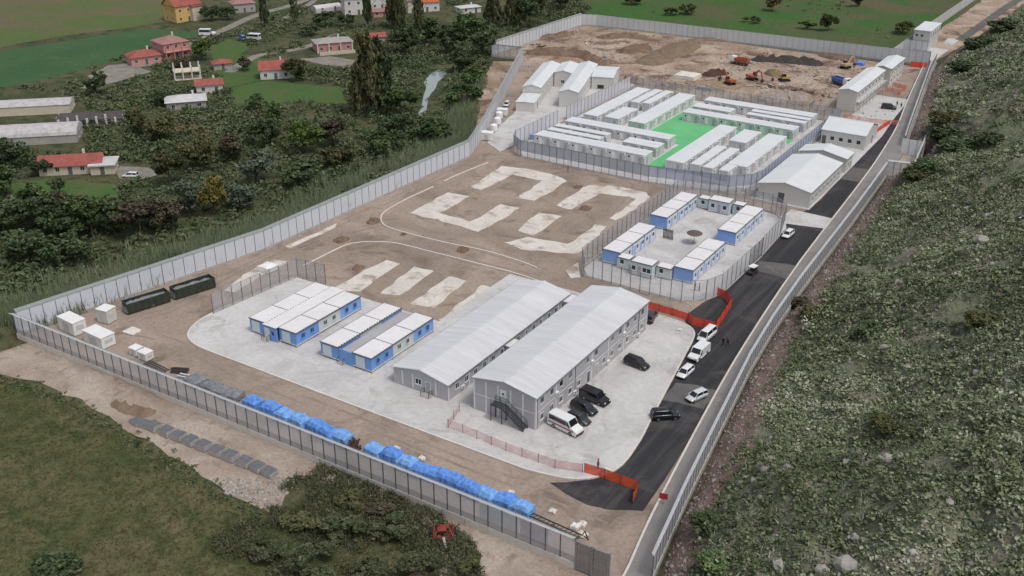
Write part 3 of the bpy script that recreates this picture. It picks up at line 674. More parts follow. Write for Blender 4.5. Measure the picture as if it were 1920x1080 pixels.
# two-storey grey hall
st2 = [('-y', u, .1, 5.9) for u in (2.4, 4.7, 7.1, 9.4)]+[('-y', .1, .1, 5.8), ('-y', 11.75, .1, 5.8)]+[('+x', u, .1, 5.9) for u in (.12, 6.2, 12.3, 18.4, 24.5, 30.6, 36.6, 40.2)]
h2 = hall('grey_hall', 'long two-storey grey hall with pale gable roof and outside steel stair', -81.95, 118.6, -70.1, 159.0, 6.0, 7.05, 'y', 'wall_grey', 'roof_hall', .16, strips=st2)
MB().box(.15, -.035, 2.95, 11.7, -.004, 3.08).build('storey_band', MT['strip'], h2)
MB().box(11.854, .2, 2.95, 11.885, 40.2, 3.08).build('storey_band', MT['strip'], h2)
for k in range(13):
    yy_ = 1.8+3.02*k
    up_g = 'glass_grey' if k in (0, 1, 3, 5, 6, 8, 11) else 'glass'
    if k not in (4, 7): on_wall(win_mesh(1.2, 1.2, 'wall_pale', up_g, 0), 'window', h2, '+x', 11.85, yy_, 4.15)
    if k in (5, 6): on_wall(door_mesh(.95, 2.15, 'gap' if k == 5 else 'door_grey'), 'door', h2, '+x', 11.85, yy_+.4, .15)
    else: on_wall(win_mesh(1.15, 1.2, 'white', 'glass', 1), 'window', h2, '+x', 11.85, yy_, 1.15)
    on_wall(win_mesh(1.15, 1.2, 'white', 'glass', 1), 'window', h2, '-x', 0, yy_, 4.1)
    if k % 2: on_wall(ac_mesh(), 'air_conditioner', h2, '+x', 11.85, yy_+1.55, 3.3 if k % 4 == 1 else .4)
for q in (12.45, 36.5): MB().tube((11.95, q, .05), (11.95, q, 6.0), .06, n=6).build('downpipe', MT['steel_dark'], h2)
MB().tube((11.92, .25, .05), (11.92, .25, 6.0), .06, n=6).build('downpipe', MT['steel_dark'], h2)
on_wall(door_mesh(1.05, 2.2, 'door_white'), 'door', h2, '-y', 5.7, 0, 3.1)
on_wall(win_mesh(.5, .6, 'door_white', 'glass', 0), 'window', h2, '-y', 5.7, -.05, 4.4)
s2 = thing('steel_stair', 'dark grey steel stair leading up to the white gable door of the two-storey hall', 'stair', (-81.95+5.1, 118.6, .16))
mb = MB().box(-.9, -1.6, 2.92, 1.35, -.08, 3.05); mb.build('landing', MT['steel_dark'], s2)
for i, (x, y) in enumerate(((-.8, -1.5), (-.8, -.2), (1.25, -1.5), (1.25, -.2), (5.3, -1.5), (5.3, -.2))):
    MB().bar((x, y, 0), (x, y, 2.95 if i < 4 else .5), .12).build('post', MT['steel_dark'], s2)
for i in range(13):
    f = i/13; MB().box(1.4+f*3.9, -1.45, 2.8-f*2.65, 1.4+f*3.9+.3, -.25, 2.86-f*2.65).build('step', MT['steel_dark'], s2)
for y in (-1.5, -.2):
    MB().bar((1.35, y, 2.9), (5.3, y, .15), .12, 0, .22).build('stringer', MT['steel_dark'], s2)
    mb = MB().bar((1.35, y, 3.95), (5.3, y, 1.25), .06).bar((-.85, y, 4.0), (1.35, y, 4.0), .06).bar((-.85, y, 3.5), (1.35, y, 3.5), .05)
    for i in range(7): x = -.85+i*1.02; zt = 4.0 if x < 1.35 else 3.95-(x-1.35)/3.95*2.7; mb.bar((x, y, zt-1.05), (x, y, zt), .05)
    mb.build('handrail', MT['steel_dark'], s2)

# ---- long rows of white cabins
ROWG = 'rows of white container cabins'
def cabin_row(label, x0, y0, x1, y1, h=2.75, facades=('-y', '+x'), base=.10, wm='wall_pale', rm='roof_far', group=ROWG, mod=None):
    t = thing('cabin_row', label, 'building', (x0, y0, base), 0, group)
    W, D = x1-x0, y1-y0; along = 'x' if W > D else 'y'
    MB().box(0, 0, .12, W, D, h-.1, 0).build('wall', MT[wm], t)
    mb = MB().box(-.1, -.1, h-.1, W+.1, D+.1, h+.02, 1); mb.box(.1, .1, h+.02, W-.1, D-.1, h+.08, 0)
    L = W if along == 'x' else D; S = D if along == 'x' else W
    if S > 4:
        if along == 'x': mb.box(.1, S/2-.12, h+.08, W-.1, S/2+.12, h+.13, 0)
        else: mb.box(S/2-.12, .1, h+.08, S/2+.12, D-.1, h+.13, 0)
    mb.build('roof', [MT[rm], MT['strip']], t)
    mb = MB(); n = max(1, round(L/2.9))
    for i in range(n+1):
        u = min(max(L*i/n, .06), L-.06)
        if along == 'x':
            mb.box(u-.07, -.04, 0, u+.07, -.002, h-.1); mb.box(u-.07, D+.002, 0, u+.07, D+.04, h-.1)
        else:
            mb.box(-.04, u-.07, 0, -.002, u+.07, h-.1); mb.box(W+.002, u-.07, 0, W+.04, u+.07, h-.1)
    for u in ([S/2, .06, S-.06] if S > 4 else [.06, S-.06]):
        if along == 'x': mb.box(-.04, u-.07, 0, -.002, u+.07, h-.1); mb.box(W+.002, u-.07, 0, W+.04, u+.07, h-.1)
        else: mb.box(u-.07, -.04, 0, u+.07, -.002, h-.1); mb.box(u-.07, D+.002, 0, u+.07, D+.04, h-.1)
    mb.build('frame_posts', MT['strip'], t)['kind'] = 'stuff'
    for f in facades:
        is_long = (f in ('-y', '+y')) == (along == 'x')
        if is_long:
            k = 0
            for i in range(n):
                u = L*(i+.5)/n
                P = {'-y': (u, 0), '+y': (u, D), '+x': (W, u), '-x': (0, u)}[f]
                if i % 2 == 0: on_wall(win_mesh(.75, .75, 'white', 'glass', 0), 'window', t, f, P[0]-(.45 if f[1] == 'y' else 0), P[1]-(.45 if f[1] == 'x' else 0), 1.35); on_wall(door_mesh(.85, 2.0, 'door_white', 'white'), 'door', t, f, P[0]+(.65 if f[1] == 'y' else 0), P[1]+(.65 if f[1] == 'x' else 0), .14)
                else: on_wall(door_mesh(.95, 2.0, 'door_grey', 'strip'), 'door', t, f, *P, .14)
                if i % 2: on_wall(ac_mesh(), 'air_conditioner', t, f, P[0]+(1.0 if f[1] == 'y' else 0), P[1]+(1.0 if f[1] == 'x' else 0), 1.9)
        elif S > 4:
            P = {'-y': (W*.72, 0), '+y': (W*.72, D), '+x': (W, D*.28), '-x': (0, D*.28)}[f]
            on_wall(door_mesh(.85, 2.0, 'door_grey', 'strip'), 'door', t, f, *P, .14)
    return t
ROWS = [
 ('long white cabin row nearest the front mesh fence, left of the green turf', -146.5, 244.4, -111.6, 249.2),
 ('narrow white cabin row second from the front mesh fence on the left', -146, 250.6, -128.7, 253.2),
 ('narrow white cabin row third from the front mesh fence on the left', -146, 254.9, -128.7, 257.5),
 ('short white cabin row at the left edge of the green turf passage', -122.4, 252.2, -111.8, 257.2),
 ('long white cabin row crossing just left of the central turf square', -146, 261.0, -112.3, 265.8),
 ('leftmost long white cabin row running away beside the service yard', -144.7, 270.3, -140.0, 307.5),
 ('short wide white cabin row standing left of the row that edges the turf', -138.1, 271.3, -133.3, 284.3),
 ('narrow white cabin row at the rear, left one of a close pair', -138.8, 290.7, -136.2, 308.6),
 ('narrow white cabin row at the rear, right one of a close pair', -135.2, 291.5, -132.7, 309.0),
 ('long white cabin row edging the left side of the turf square', -130.0, 271.2, -124.6, 308.6),
 ('long white cabin row farthest back near the diggings', -120.0, 305.0, -84.9, 309.6),
 ('short white cabin row behind the turf square facing the rear row', -120.2, 296.4, -107.9, 301.0),
 ('narrow white cabin row at the rear right, nearer of two', -103.0, 297.2, -84.9, 299.8),
 ('narrow white cabin row at the rear right, farther of two', -103.0, 301.2, -84.9, 303.8),
 ('long white cabin row with dark windows along the back of the turf square', -120.2, 288.8, -85.3, 293.6),
 ('long white cabin row edging the right side of the turf square', -105.5, 244.4, -100.4, 282.7),
 ('narrow white cabin row at the right front, left one of two', -98.7, 245.1, -96.0, 263.7),
 ('narrow white cabin row at the right front, right one of two', -94.9, 244.6, -92.2, 263.7),
 ('short double white cabin row in the middle of the right hand group', -97.7, 269.7, -92.8, 282.0),
 ('rightmost long white cabin row beside the blue mesh fence', -90.4, 250.4, -85.1, 282.0),
]
for lb, *b in ROWS: cabin_row(lb, *b)
cabin_row('small white cabin at the near end of the rightmost row', -90.4, 244.6, -87.9, 250.3)
def blue_tarp(label, x, y):
    mb = MB().prism([(x-1.6, y-1), (x+1.6, y-1), (x+1.6, y+1)], .12, 1.5); return tag(mb.build('blue_screen', MT['blue_mid']), label, 'screen', 'blue wedge screens by the white cabins')
blue_tarp('dark blue wedge screen at the left end of the front white cabin row', -148.3, 248.4)
blue_tarp('dark blue wedge screen at the near end of the leftmost long row', -146.8, 270.6)

# ---- courtyard of small blue cabins
YG = 'cabins round the blue courtyard'
def cabin(label, x, y, w, d, h, m, face_ws, rm='roof_white', group=YG, panel=None):
    t = thing('container_cabin', label, 'cabin', (x+w/2, y, .10), 0, group)
    link('wall', cabin_shell(w, d, h, m, .22), t)
    link('roof', cabin_roof(w-.1, d-.1, h, rm), t)
    if panel: MB().box(w/2-.038, .2, .38, w/2-.022, d-.2, h-.2).build('side_panel', MT[panel], t)
    for f, u, kind in face_ws:
        P = {'-y': (u, 0), '+y': (u, d), '+x': (w/2-.02, u), '-x': (-w/2+.04, u)}[f]
        if kind == 'w': on_wall(win_mesh(1.05, 1.15, 'white', 'glass', 0), 'window', t, f, *P, 1.15)
        else: on_wall(door_mesh(.85, 2.05, 'blue_mid' if m != 'mint' else 'door_grey', 'white'), 'door', t, f, *P, .24)
    return t
MT['white_blue'] = plain('white_blue', (.60,.65,.73), .5, .06)
order = ('nearest', 'middle', 'farthest')
for sx, sname, x in ((0, 'left', -91.7), (1, 'right', -75.05)):
    for gy, gname, y0 in ((0, 'front', 182.0), (1, 'rear', 205.7)):
        for k in range(3):
            fw = [('+x', 1.2, 'w'), ('+x', 2.6, 'd'), ('+x', 4.4, 'w')] if k != 1 else [('+x', 1.0, 'd'), ('+x', 2.3, 'w'), ('+x', 4.0, 'd'), ('+x', 5.0, 'w')]
            cabin(f'{order[k]} blue and white cabin of the {gname} {sname} trio in the fenced courtyard', x, y0+5.92*k, 4.35, 5.86, 3.1, 'blue_mid', fw, panel='white_blue')
cabin('pale cabin with dark windows closing the near side of the courtyard', -83.7, 179.6, 4.9, 3.2, 3.1, 'mint', [('-y', -1.8, 'w'), ('-y', -.5, 'd'), ('-y', .7, 'w'), ('-y', 1.7, 'w')])
cabin('low pale module left of the near courtyard cabin', -87.6, 181.0, 2.9, 2.5, 2.55, 'pale_green', [('-y', -.3, 'w')])
cabin('low pale module right of the near courtyard cabin', -78.6, 181.2, 3.3, 2.5, 2.55, 'pale_green', [('-y', -.5, 'w')])
cabin('mint cabin with two windows and a door at the far side of the courtyard', -84.0, 222.2, 5.2, 3.4, 3.1, 'mint', [('-y', -1.5, 'w'), ('-y', .1, 'd'), ('-y', 1.5, 'w')])
cabin('low white module left of the mint cabin', -87.0, 223.0, 2.5, 2.4, 2.6, 'mint', [('-y', 0, 'w')])
cabin('low white module right of the mint cabin', -78.4, 223.6, 2.7, 2.4, 2.6, 'pale_green', [('-y', 0, 'w')])
kt = thing('parasol', 'dark brown round parasol in the middle of the blue courtyard', 'parasol', (-79.0, 202.0, .10))
MT['thatch'] = plain('thatch', (.135,.105,.095), .9, .3, 2.5)
MB().loft([[(r*math.cos(2*math.pi*i/14), r*math.sin(2*math.pi*i/14), z) for i in range(14)] for z, r in ((2.45, 1.75), (2.55, 1.78), (2.95, .9), (3.2, .06))]).build('canopy', MT['thatch'], kt)
MB().tube((0, 0, 0), (0, 0, 3.0), .05, n=6).build('pole', MT['steel_dark'], kt); MB().tube((0, 0, 0), (0, 0, .15), .5, n=12).build('base', MT['concrete'], kt)
mid = thing('screen_wall', 'brown slatted screen standing between the left cabin trios of the courtyard', 'screen', (-86.2, 201.2, .10))
for i in range(8): MB().box(i*.32, -.05, 0, i*.32+.2, .05, 2.4).build('slat', MT['thatch'], mid)
for z in (.4, 1.9): MB().box(0, .052, z, 2.44, .12, z+.1).build('rail', MT['thatch'], mid)

# ---- white halls by the road
w1 = hall('white_hall', 'large white gabled hall with a dark doorway beside the road crossing', -77.2, 237.4, -64.1, 263.6, 4.0, 5.3, 'y', 'wall_cream', 'roof_far', .08)
on_wall(door_mesh(1.6, 2.6, 'gap', 'strip'), 'door', w1, '-y', 6.0, 0, .05)
for k in range(8):
    on_wall(win_mesh(1.1, 1.3, 'white', 'glass_grey', 1), 'window', w1, '+x', 13.1, 2.0+3.1*k, 1.3)
    if k % 2 == 0: MB().box(13.105, .5+3.1*k, .1, 13.15, .7+3.1*k, 3.9).build('cover_strip', MT['strip'], w1)
w2 = hall('white_hall', 'narrow white gabled hall behind the large one by the road', -77.0, 267.9, -64.1, 274.2, 3.9, 5.2, 'y', 'wall_cream', 'roof_far', .08)
on_wall(win_mesh(1.2, 1.6, 'white', 'glass_grey', 1), 'window', w2, '+x', 12.9, 2.6, 1.0); on_wall(door_mesh(1.1, 2.2), 'door', w2, '+x', 12.9, 4.6, .05)
w3 = hall('white_hall', 'white hall with four front windows and a door near the faded orange netting', -77.6, 290.2, -65.2, 303.5, 4.1, 6.2, 'x', 'wall_cream', 'roof_far', .08)
on_wall(door_mesh(1.2, 2.4, 'gap', 'white'), 'door', w3, '-y', .9, 0, .05)
for k in range(4): on_wall(win_mesh(1.3, 1.3, 'white', 'glass', 0), 'window', w3, '-y', 3.2+2.5*k, 0, 1.3)
for k in range(5): MB().box(2.0+2.5*k, -.05, .1, 2.16+2.5*k, -.003, 3.8).build('cover_strip', MT['strip'], w3)
on_wall(door_mesh(1.1, 2.3, 'gap', 'strip'), 'door', w3, '+x', 12.4, 8.0, .05)
w4 = hall('white_hall', 'tall two-storey white building with window rows, left of the upper road', -84.2, 328.0, -78.3, 361.5, 6.3, 7.0, 'y', 'wall_cream', 'roof_far', .02)
for k in range(8):
    on_wall(win_mesh(1.9, 1.3, 'white', 'glass_grey', 1), 'window', w4, '+x', 5.9, 2.4+4.1*k, 4.1)
    on_wall(win_mesh(1.3, 1.2, 'white', 'glass_grey', 1), 'window', w4, '+x', 5.9, 2.4+4.1*k, 1.2)
MB().box(5.95, .3, 3.0, 7.2, 33.2, 3.12).build('gallery_floor', MT['wall_pale'], w4)
for k in range(9): MB().bar((7.1, .5+4.05*k, 0), (7.1, .5+4.05*k, 4.1), .1).build('gallery_post', MT['post_light'], w4)
MB().face([(7.15, .3, 3.12), (7.15, 33.2, 3.12), (7.15, 33.2, 4.1), (7.15, .3, 4.1)]).build('gallery_railing', MT['mesh_inner_pale'], w4)
w5 = hall('white_hall', 'two-storey white building farther up, next to the far fence', -82.6, 364.6, -77.0, 383.2, 6.3, 7.0, 'y', 'wall_cream', 'roof_far', .02)
for k in range(4):
    for z in (1.2, 4.1): on_wall(win_mesh(1.7, 1.3, 'white', 'glass_grey', 1), 'window', w5, '+x', 5.6, 2.6+4.4*k, z)
# entrance tower behind the far fence
gt = thing('gate_cabin', 'white cabin stacked on a pale wall at the far entrance', 'cabin', (-84.2, 428, -.1))
MB().box(.1, .1, 0, 6.0, 18.5, 4.2).build('lower_wall', MT['wall_pale'], gt)
MB().box(0, 0, 4.2, 6.2, 18.6, 7.7).build('wall', MT['wall_cream'], gt)
MB().box(-.2, -.2, 7.7, 6.4, 18.8, 7.95).build('roof', MT['roof_far'], gt)
for u in (1.2, 3.2): on_wall(win_mesh(1.2, 1.2, 'white', 'glass_grey', 0), 'window', gt, '-y', u, 0, 5.3)
for k in range(5): on_wall(win_mesh(1.5, 2.2, 'white', 'glass_grey', 0), 'window', gt, '+x', 6.2, 2.2+3.5*k, 4.7)
fence('pale panel fence running up beside the far entrance road', [(-86.5,408),(-86.0,450),(-84.5,520),(-82,620)], 4.2, 3.0, 'sheet_far', 'sheet_far', .3, .3, .3, post='post_light', group='fences of the far entrance')
fence('pale panel gate fence across the entrance in front of the stacked cabin', [(-86.3,424),(-77.5,424)], 4.6, 2.2, 'sheet_far', 'sheet_far', .2, .2, 0, post='post_light', group='fences of the far entrance')
fence('pale panel gate closing the upper end of the road', [(-78.8,404.3),(-72.4,404.5)], 5.2, 2.1, 'sheet_far', 'sheet_far', .2, .2, 0, post='post_light', group='fences of the far entrance', zb=.02)
# white box in the fence bay by the hill
gb = thing('gate_box', 'white panelled gate box set in the fence bay beside the hillside', 'gate', (-55.8, 293.0, .0))
for k in range(3): MB().box(k*2.05, 0, .1, k*2.05+1.98, .14, 4.4).build('panel', MT['door_white'], gb)
for k in range(4): MB().box(k*2.05-.08, -.05, 0, k*2.05+.03, .2, 4.6).build('post', MT['post_light'], gb)

# ---- white gabled building with wings at the service yard (turned with the fence)
OR, AR = (-172.6, 280.0), R(19)
def wing(label, u0, v0, u1, v1, eave, ridge, axis='y', name='white_wing', rm='roof_far', wm='wall_cream'):
    c, s_ = math.cos(AR), math.sin(AR); o = (OR[0]+u0*c-v0*s_, OR[1]+u0*s_+v0*c)
    return hall(name, label, 0, 0, u1-u0, v1-v0, eave, ridge, axis, wm, rm, .04, .15, 'building', 'wings of the white yard building', AR, o, gutter=False)
a = wing('left wing of the white gabled building by the service yard', 0, 0, 6, 33, 5.0, 5.9)
for k in range(5): on_wall(win_mesh(1.0, 1.2, 'white', 'glass_grey', 0), 'window', a, '+x', 6, 2.5+4*k, 2.6)
a = wing('right wing of the white gabled building by the service yard', 12.6, -3.0, 18.8, 36, 5.0, 5.9)
for k in range(5): on_wall(win_mesh(1.0, 1.2, 'white', 'glass_grey', 0), 'window', a, '+x', 6.2, 2.5+5*k, 2.0)
a = wing('middle block linking both wings of the white gabled building', 6.3, 21, 12.3, 35, 5.0, 5.8)
on_wall(win_mesh(1.3, 1.3, 'white', 'glass', 1), 'window', a, '-y', 3, 0, 1.4)
a = wing('side annex at the far right of the white gabled building', 19.1, 21.5, 26.5, 36.5, 4.2, 5.0, 'x')
on_wall(win_mesh(2.2, 1.2, 'steel_dark', 'glass', 0), 'window', a, '-y', 3.2, 0, .4)
a = wing('low flat front cabin of the white gabled building', 0.3, -11.0, 6.2, -.4, 3.0, 3.15)
on_wall(door_mesh(1.0, 2.1, 'steel_dark'), 'door', a, '+x', 5.9, 5, .05)
# ================================================================== VEHICLES
MT['tyre'] = plain('tyre', (.018,.018,.019), .9)
MT['rim'] = plain('rim', (.28,.29,.30), .35, .1, 1, .6)
MT['lamp'] = plain('lamp', (.75,.76,.78), .2, .05)
MT['tail'] = plain('tail', (.40,.02,.02), .3)
MT['trim'] = plain('trim', (.022,.022,.024), .6)
MT['car_glass'] = plain('car_glass', (.012,.015,.02), .08, .05, 1, spec=.8)
def paint(n, c, r=.28):
    m = plain(n, c, r, .03, .5, spec=.5); b = m.node_tree.nodes['Principled BSDF']; b.inputs['Coat Weight'].default_value = .5; b.inputs['Coat Roughness'].default_value = .08; return m
MT['p_black'] = paint('p_black', (.012,.013,.015)); MT['p_white'] = paint('p_white', (.78,.78,.78)); MT['p_silver'] = paint('p_silver', (.62,.64,.65))
MT['p_charcoal'] = paint('p_charcoal', (.035,.037,.042)); MT['p_blue'] = paint('p_blue', (.06,.16,.42)); MT['p_orange'] = plain('p_orange', (.42,.13,.07), .7, .2, dirt=(.30,.15,.10))
MT['p_yellow'] = plain('p_yellow', (.50,.33,.12), .6, .2); MT['p_beige'] = plain('p_beige', (.48,.38,.24), .6, .2); MT['p_red'] = plain('p_red', (.30,.045,.035), .7, .25, dirt=(.16,.06,.045))
MT['red_stripe'] = plain('red_stripe', (.42,.04,.05), .4)
_vm = {}
def wheel_parts(t, xs, ys, r, w=.22):
    k = ('wheel', r, w)
    if k not in _vm:
        a = MB().tube((-w/2, 0, 0), (w/2, 0, 0), r, n=16).mesh('wheel', MT['tyre'], False); b = MB().tube((-w/2-.015, 0, 0), (w/2+.015, 0, 0), r*.6, n=12).mesh('rim', MT['rim'])
        _vm[k] = (a, b)
    for x in xs:
        for y in ys:
            o = link('wheel', _vm[k][0], t, (x, y, r)); link('rim', _vm[k][1], o)
CARK = {'sedan': (4.5, .88, .92, 1.45, (-1.95, -1.15, .55, 1.25)), 'hatch': (4.1, .86, .95, 1.48, (-2.0, -1.75, .45, 1.15)), 'suv': (4.7, .94, 1.08, 1.72, (-2.25, -2.0, .55, 1.2)), 'mpv': (5.1, .96, 1.12, 1.92, (-2.5, -2.35, 1.15, 1.85))}
def car(label, kind, xy, heading, pm, z=.024, group='parked vehicles', cat='car', name='parked_car'):
    L, w, belt, roof, (yrb, yrr, yfr, yfb) = CARK[kind]
    t = thing(name, label, cat, (*xy, z), R(heading), group)
    k = (kind, pm)
    if k not in _vm:
        mb = MB(); rings = []; h = L/2
        for y, zt, ww, zb in ((-h, belt-.32, .80, .42), (-h+.08, belt-.08, .93, .30), (-h+.5, belt, 1.0, .24), (-.6, belt, 1.0, .22), (yfb-.05, belt-.02, 1.0, .22), (h-.75, belt-.17, .99, .24), (h-.2, belt-.27, .92, .28), (h-.02, belt-.42, .78, .40)):
            W = w*ww; zm = (zb+zt)/2
            rings.append([(-W+.10, y, zb), (-W, y, zb+.16), (-W, y, zm+.08), (-W*.97, y, zt-.10), (-W*.84, y, zt), (W*.84, y, zt), (W*.97, y, zt-.10), (W, y, zm+.08), (W, y, zb+.16), (W-.10, y, zb)])
        mb.loft(rings); body = mb.mesh('body', MT[pm], True)
        gl = MB(); a, b = w*.86, w*.72
        B = [(-a, yrb, belt-.03), (a, yrb, belt-.03), (a, yfb, belt-.05), (-a, yfb, belt-.05)]; T = [(-b, yrr, roof-.04), (b, yrr, roof-.04), (b, yfr, roof-.04), (-b, yfr, roof-.04)]
        gl.loft([B, T]); glass = gl.mesh('window_glass', MT['car_glass'])
        rf = MB(); b2 = b+.02; rr = []
        for yy_, dz in ((yrr-.04, -.03), (yrr+.25, .015), ((yrr+yfr)/2, .03), (yfr-.25, .015), (yfr+.04, -.03)):
            rr.append([(-b2, yy_, roof-.07+min(0, dz)), (-b2, yy_, roof-.03+dz), (-b*.6, yy_, roof+dz), (b*.6, yy_, roof+dz), (b2, yy_, roof-.03+dz), (b2, yy_, roof-.07+min(0, dz))])
        rf.loft(rr); rfm = rf.mesh('roof', MT[pm], True)
        pl = MB()
        for sx in (-1, 1):
            pl.bar((sx*a, yfb, belt-.05), (sx*b, yfr, roof-.04), .07); pl.bar((sx*a, yrb, belt-.03), (sx*b, yrr, roof-.04), .10); ym = (yrr+yfr)/2-.1
            pl.bar((sx*(a+.005), ym, belt-.03), (sx*(b+.01), ym, roof-.04), .08)
        plm = pl.mesh('pillars', MT[pm])
        hl = MB().box(-.2, -.09, -.07, .2, .02, .07).mesh('headlight', MT['lamp']); tl_ = MB().box(-.15, -.03, -.10, .15, .05, .10).mesh('taillight', MT['tail'])
        bp = MB().box(-w*.78, -.06, -.1, w*.78, .06, .1).mesh('bumper', MT['trim'])
        mr = MB().box(-.09, -.06, -.05, .09, .06, .07).mesh('mirror', MT[pm])
        _vm[k] = (body, glass, rfm, plm, hl, tl_, bp, mr)
    body, glass, rfm, plm, hl, tl_, bp, mr = _vm[k]; h = L/2
    link('body', body, t); g = link('window_glass', glass, t); link('pillars', plm, g); link('roof', rfm, t)
    for sx in (-1, 1):
        link('headlight', hl, t, (sx*w*.62, h-.12, belt-.40)); link('taillight', tl_, t, (sx*w*.72, -h+.03, belt-.22)); link('mirror', mr, t, (sx*(w+.05), yfb-.25, belt+.02))
    link('bumper', bp, t, (0, h-.03, .42)); link('bumper', bp, t, (0, -h+.03, .45))
    wheel_parts(t, (-w+.12, w-.12), (-L*.29, L*.31), .33)
    return t
def van(label, L, w, H, xy, heading, pm, z=.024, stripe=False, windows=True, group='parked vehicles', name='parked_van'):
    t = thing(name, label, 'van', (*xy, z), R(heading), group); h = L/2
    prof = [(-h, .35), (-h, H-.15), (-h+.15, H), (h-1.75, H), (h-1.15, H*.60), (h-.15, H*.46), (h, H*.36), (h, .32)]
    mb = MB(); n = len(prof); s = .06
    for sx in (1, -1): pass
    rings = [[(-w+s, y, z_) for y, z_ in prof], [(-w, y*.985, max(z_-.05, .30) if z_ > .5 else z_) for y, z_ in prof], [(w, y*.985, max(z_-.05, .30) if z_ > .5 else z_) for y, z_ in prof], [(w-s, y, z_) for y, z_ in prof]]
    mb.loft(rings); mb.build('body', MT[pm], t)
    zt, zm = H-.28, H*.60
    for sx in (-1, 1):
        x = sx*(w+.012)
        if windows:
            MB().face([(x, -h+.35, zm), (x, h-2.05, zm), (x, h-2.05, zt), (x, -h+.35, zt)]).build('side_window', MT['car_glass'], t)
        MB().face([(x, h-1.95, zm), (x, h-1.30, zm), (x, h-1.72, zt), (x, h-1.95, zt)]).build('side_window', MT['car_glass'], t)
        if stripe: MB().face([(x, -h+.2, .85), (x, h-.6, .85), (x, h-.6, 1.05), (x, -h+.2, 1.05)]).build('stripe', MT['red_stripe'], t)
        MB().box(sx*(w+.14)-.09, h-1.35, zm-.05, sx*(w+.14)+.09, h-1.25, zm+.25).build('mirror', MT['trim'], t)
        MB().box(sx*w*.7-.17, h-.05, .72, sx*w*.7+.17, h+.03, .92).build('headlight', MT['lamp'], t)
        MB().box(sx*w*.88-.07, -h-.03, .9, sx*w*.88+.07, -h+.02, 1.4).build('taillight', MT['tail'], t)
    e = .02; a = Vector((0, .6, H*.40)).normalized()*e
    MB().face([(-w+.12, h-1.18+e, H*.615), (w-.12, h-1.18+e, H*.615), (w-.2, h-1.70+e, H*.97), (-w+.2, h-1.70+e, H*.97)]).build('windscreen', MT['car_glass'], t)
    MB().face([(w-.2, -h-.012, zm), (-w+.2, -h-.012, zm), (-w+.2, -h-.012, zt), (w-.2, -h-.012, zt)]).build('rear_window', MT['car_glass'], t)
    MB().box(-w+.05, h-.06, .3, w-.05, h+.06, .55).build('bumper', MT['trim'], t)
    wheel_parts(t, (-w+.13, w-.13), (-h*.58, h*.58), .36)
    return t
# heading 0 = facing +y (away along the site); -90 = facing +x
PZ = .16
car('black estate car parked alone on the pad right of the two-storey hall', 'suv', (-65.6, 145.6), -97, 'p_black', PZ)
van('large black van parked with its rear against the two-storey hall', 5.2, .98, 2.0, (-66.4, 131.4), -97, 'p_black', PZ)
car('black car parked between the large black van and the small black one', 'suv', (-66.4, 127.7), -97, 'p_black', PZ)
car('small black car half hidden behind the white minibus', 'hatch', (-65.6, 124.6), -98, 'p_charcoal', PZ)
van('white minibus with a dark window band and red stripe by the hall corner', 5.9, 1.0, 2.5, (-66.3, 121.4), -100, 'p_white', PZ, True)
car('black car turning off the road onto the near pad', 'suv', (-54.4, 133.2), -50, 'p_black', .03)
car('silver car driving on the road past the pad', 'hatch', (-52.4, 141.4), 158, 'p_silver', .034)
car('white hatchback parked at the kerb, nearest of the three white roadside vehicles', 'hatch', (-57.2, 147.6), 176, 'p_white')
van('white van parked at the kerb, middle of the three white roadside vehicles', 5.3, .98, 2.1, (-57.8, 155.0), 176, 'p_white', windows=False)
car('white car parked beside the red netting, farthest of the three white roadside vehicles', 'mpv', (-59.3, 162.2), 176, 'p_white')
car('white car parked by the courtyard fence at the road crossing', 'hatch', (-62.6, 217.6), 176, 'p_white')
car('dark car half hidden behind the far corner of the two-storey hall', 'suv', (-71.2, 163.2), 10, 'p_charcoal', PZ)
car('black car standing on the pale apron by the faded orange netting', 'suv', (-70.0, 337.0), -80, 'p_black', .09)
car('small silver car by the long fence in the service yard', 'hatch', (-174.2, 273.0), 200, 'p_silver', .09)
van('white van on the village lane below the yellow house', 6.5, 1.15, 2.7, G(389, 66), -60, 'p_white', -.08)
van('white van with bluish cab parked by the village lane', 6.5, 1.2, 2.6, G(474, 74), 110, 'p_white', -.08)
car('blue car parked next to the white van by the village lane', 'mpv', G(455, 74), 60, 'p_blue', -.08)
car('white car in the yard right of the long red roofed cottage', 'hatch', G(245, 332), 120, 'p_white', -.07)
# small utility buggy with a white roof
bgy = thing('utility_buggy', 'small buggy with a flat white roof by the courtyard gate', 'buggy', (-62.2, 193.9, .03), R(170))
MB().box(-.65, -1.3, .35, .65, 1.3, .75).build('body', MT['p_charcoal'], bgy); MB().box(-.7, -1.0, 1.75, .7, .9, 1.85).build('roof', MT['white'], bgy)
for x in (-.6, .6):
    for y in (-.9, .8): MB().bar((x, y, .75), (x, y, 1.76), .05).build('roof_post', MT['steel_dark'], bgy)
MB().box(-.55, -.5, .75, .55, .1, .95).build('seat', MT['trim'], bgy); MB().box(-.55, -.6, .95, .55, -.5, 1.4).build('backrest', MT['trim'], bgy); wheel_parts(bgy, (-.6, .6), (-.85, .85), .27, .18)

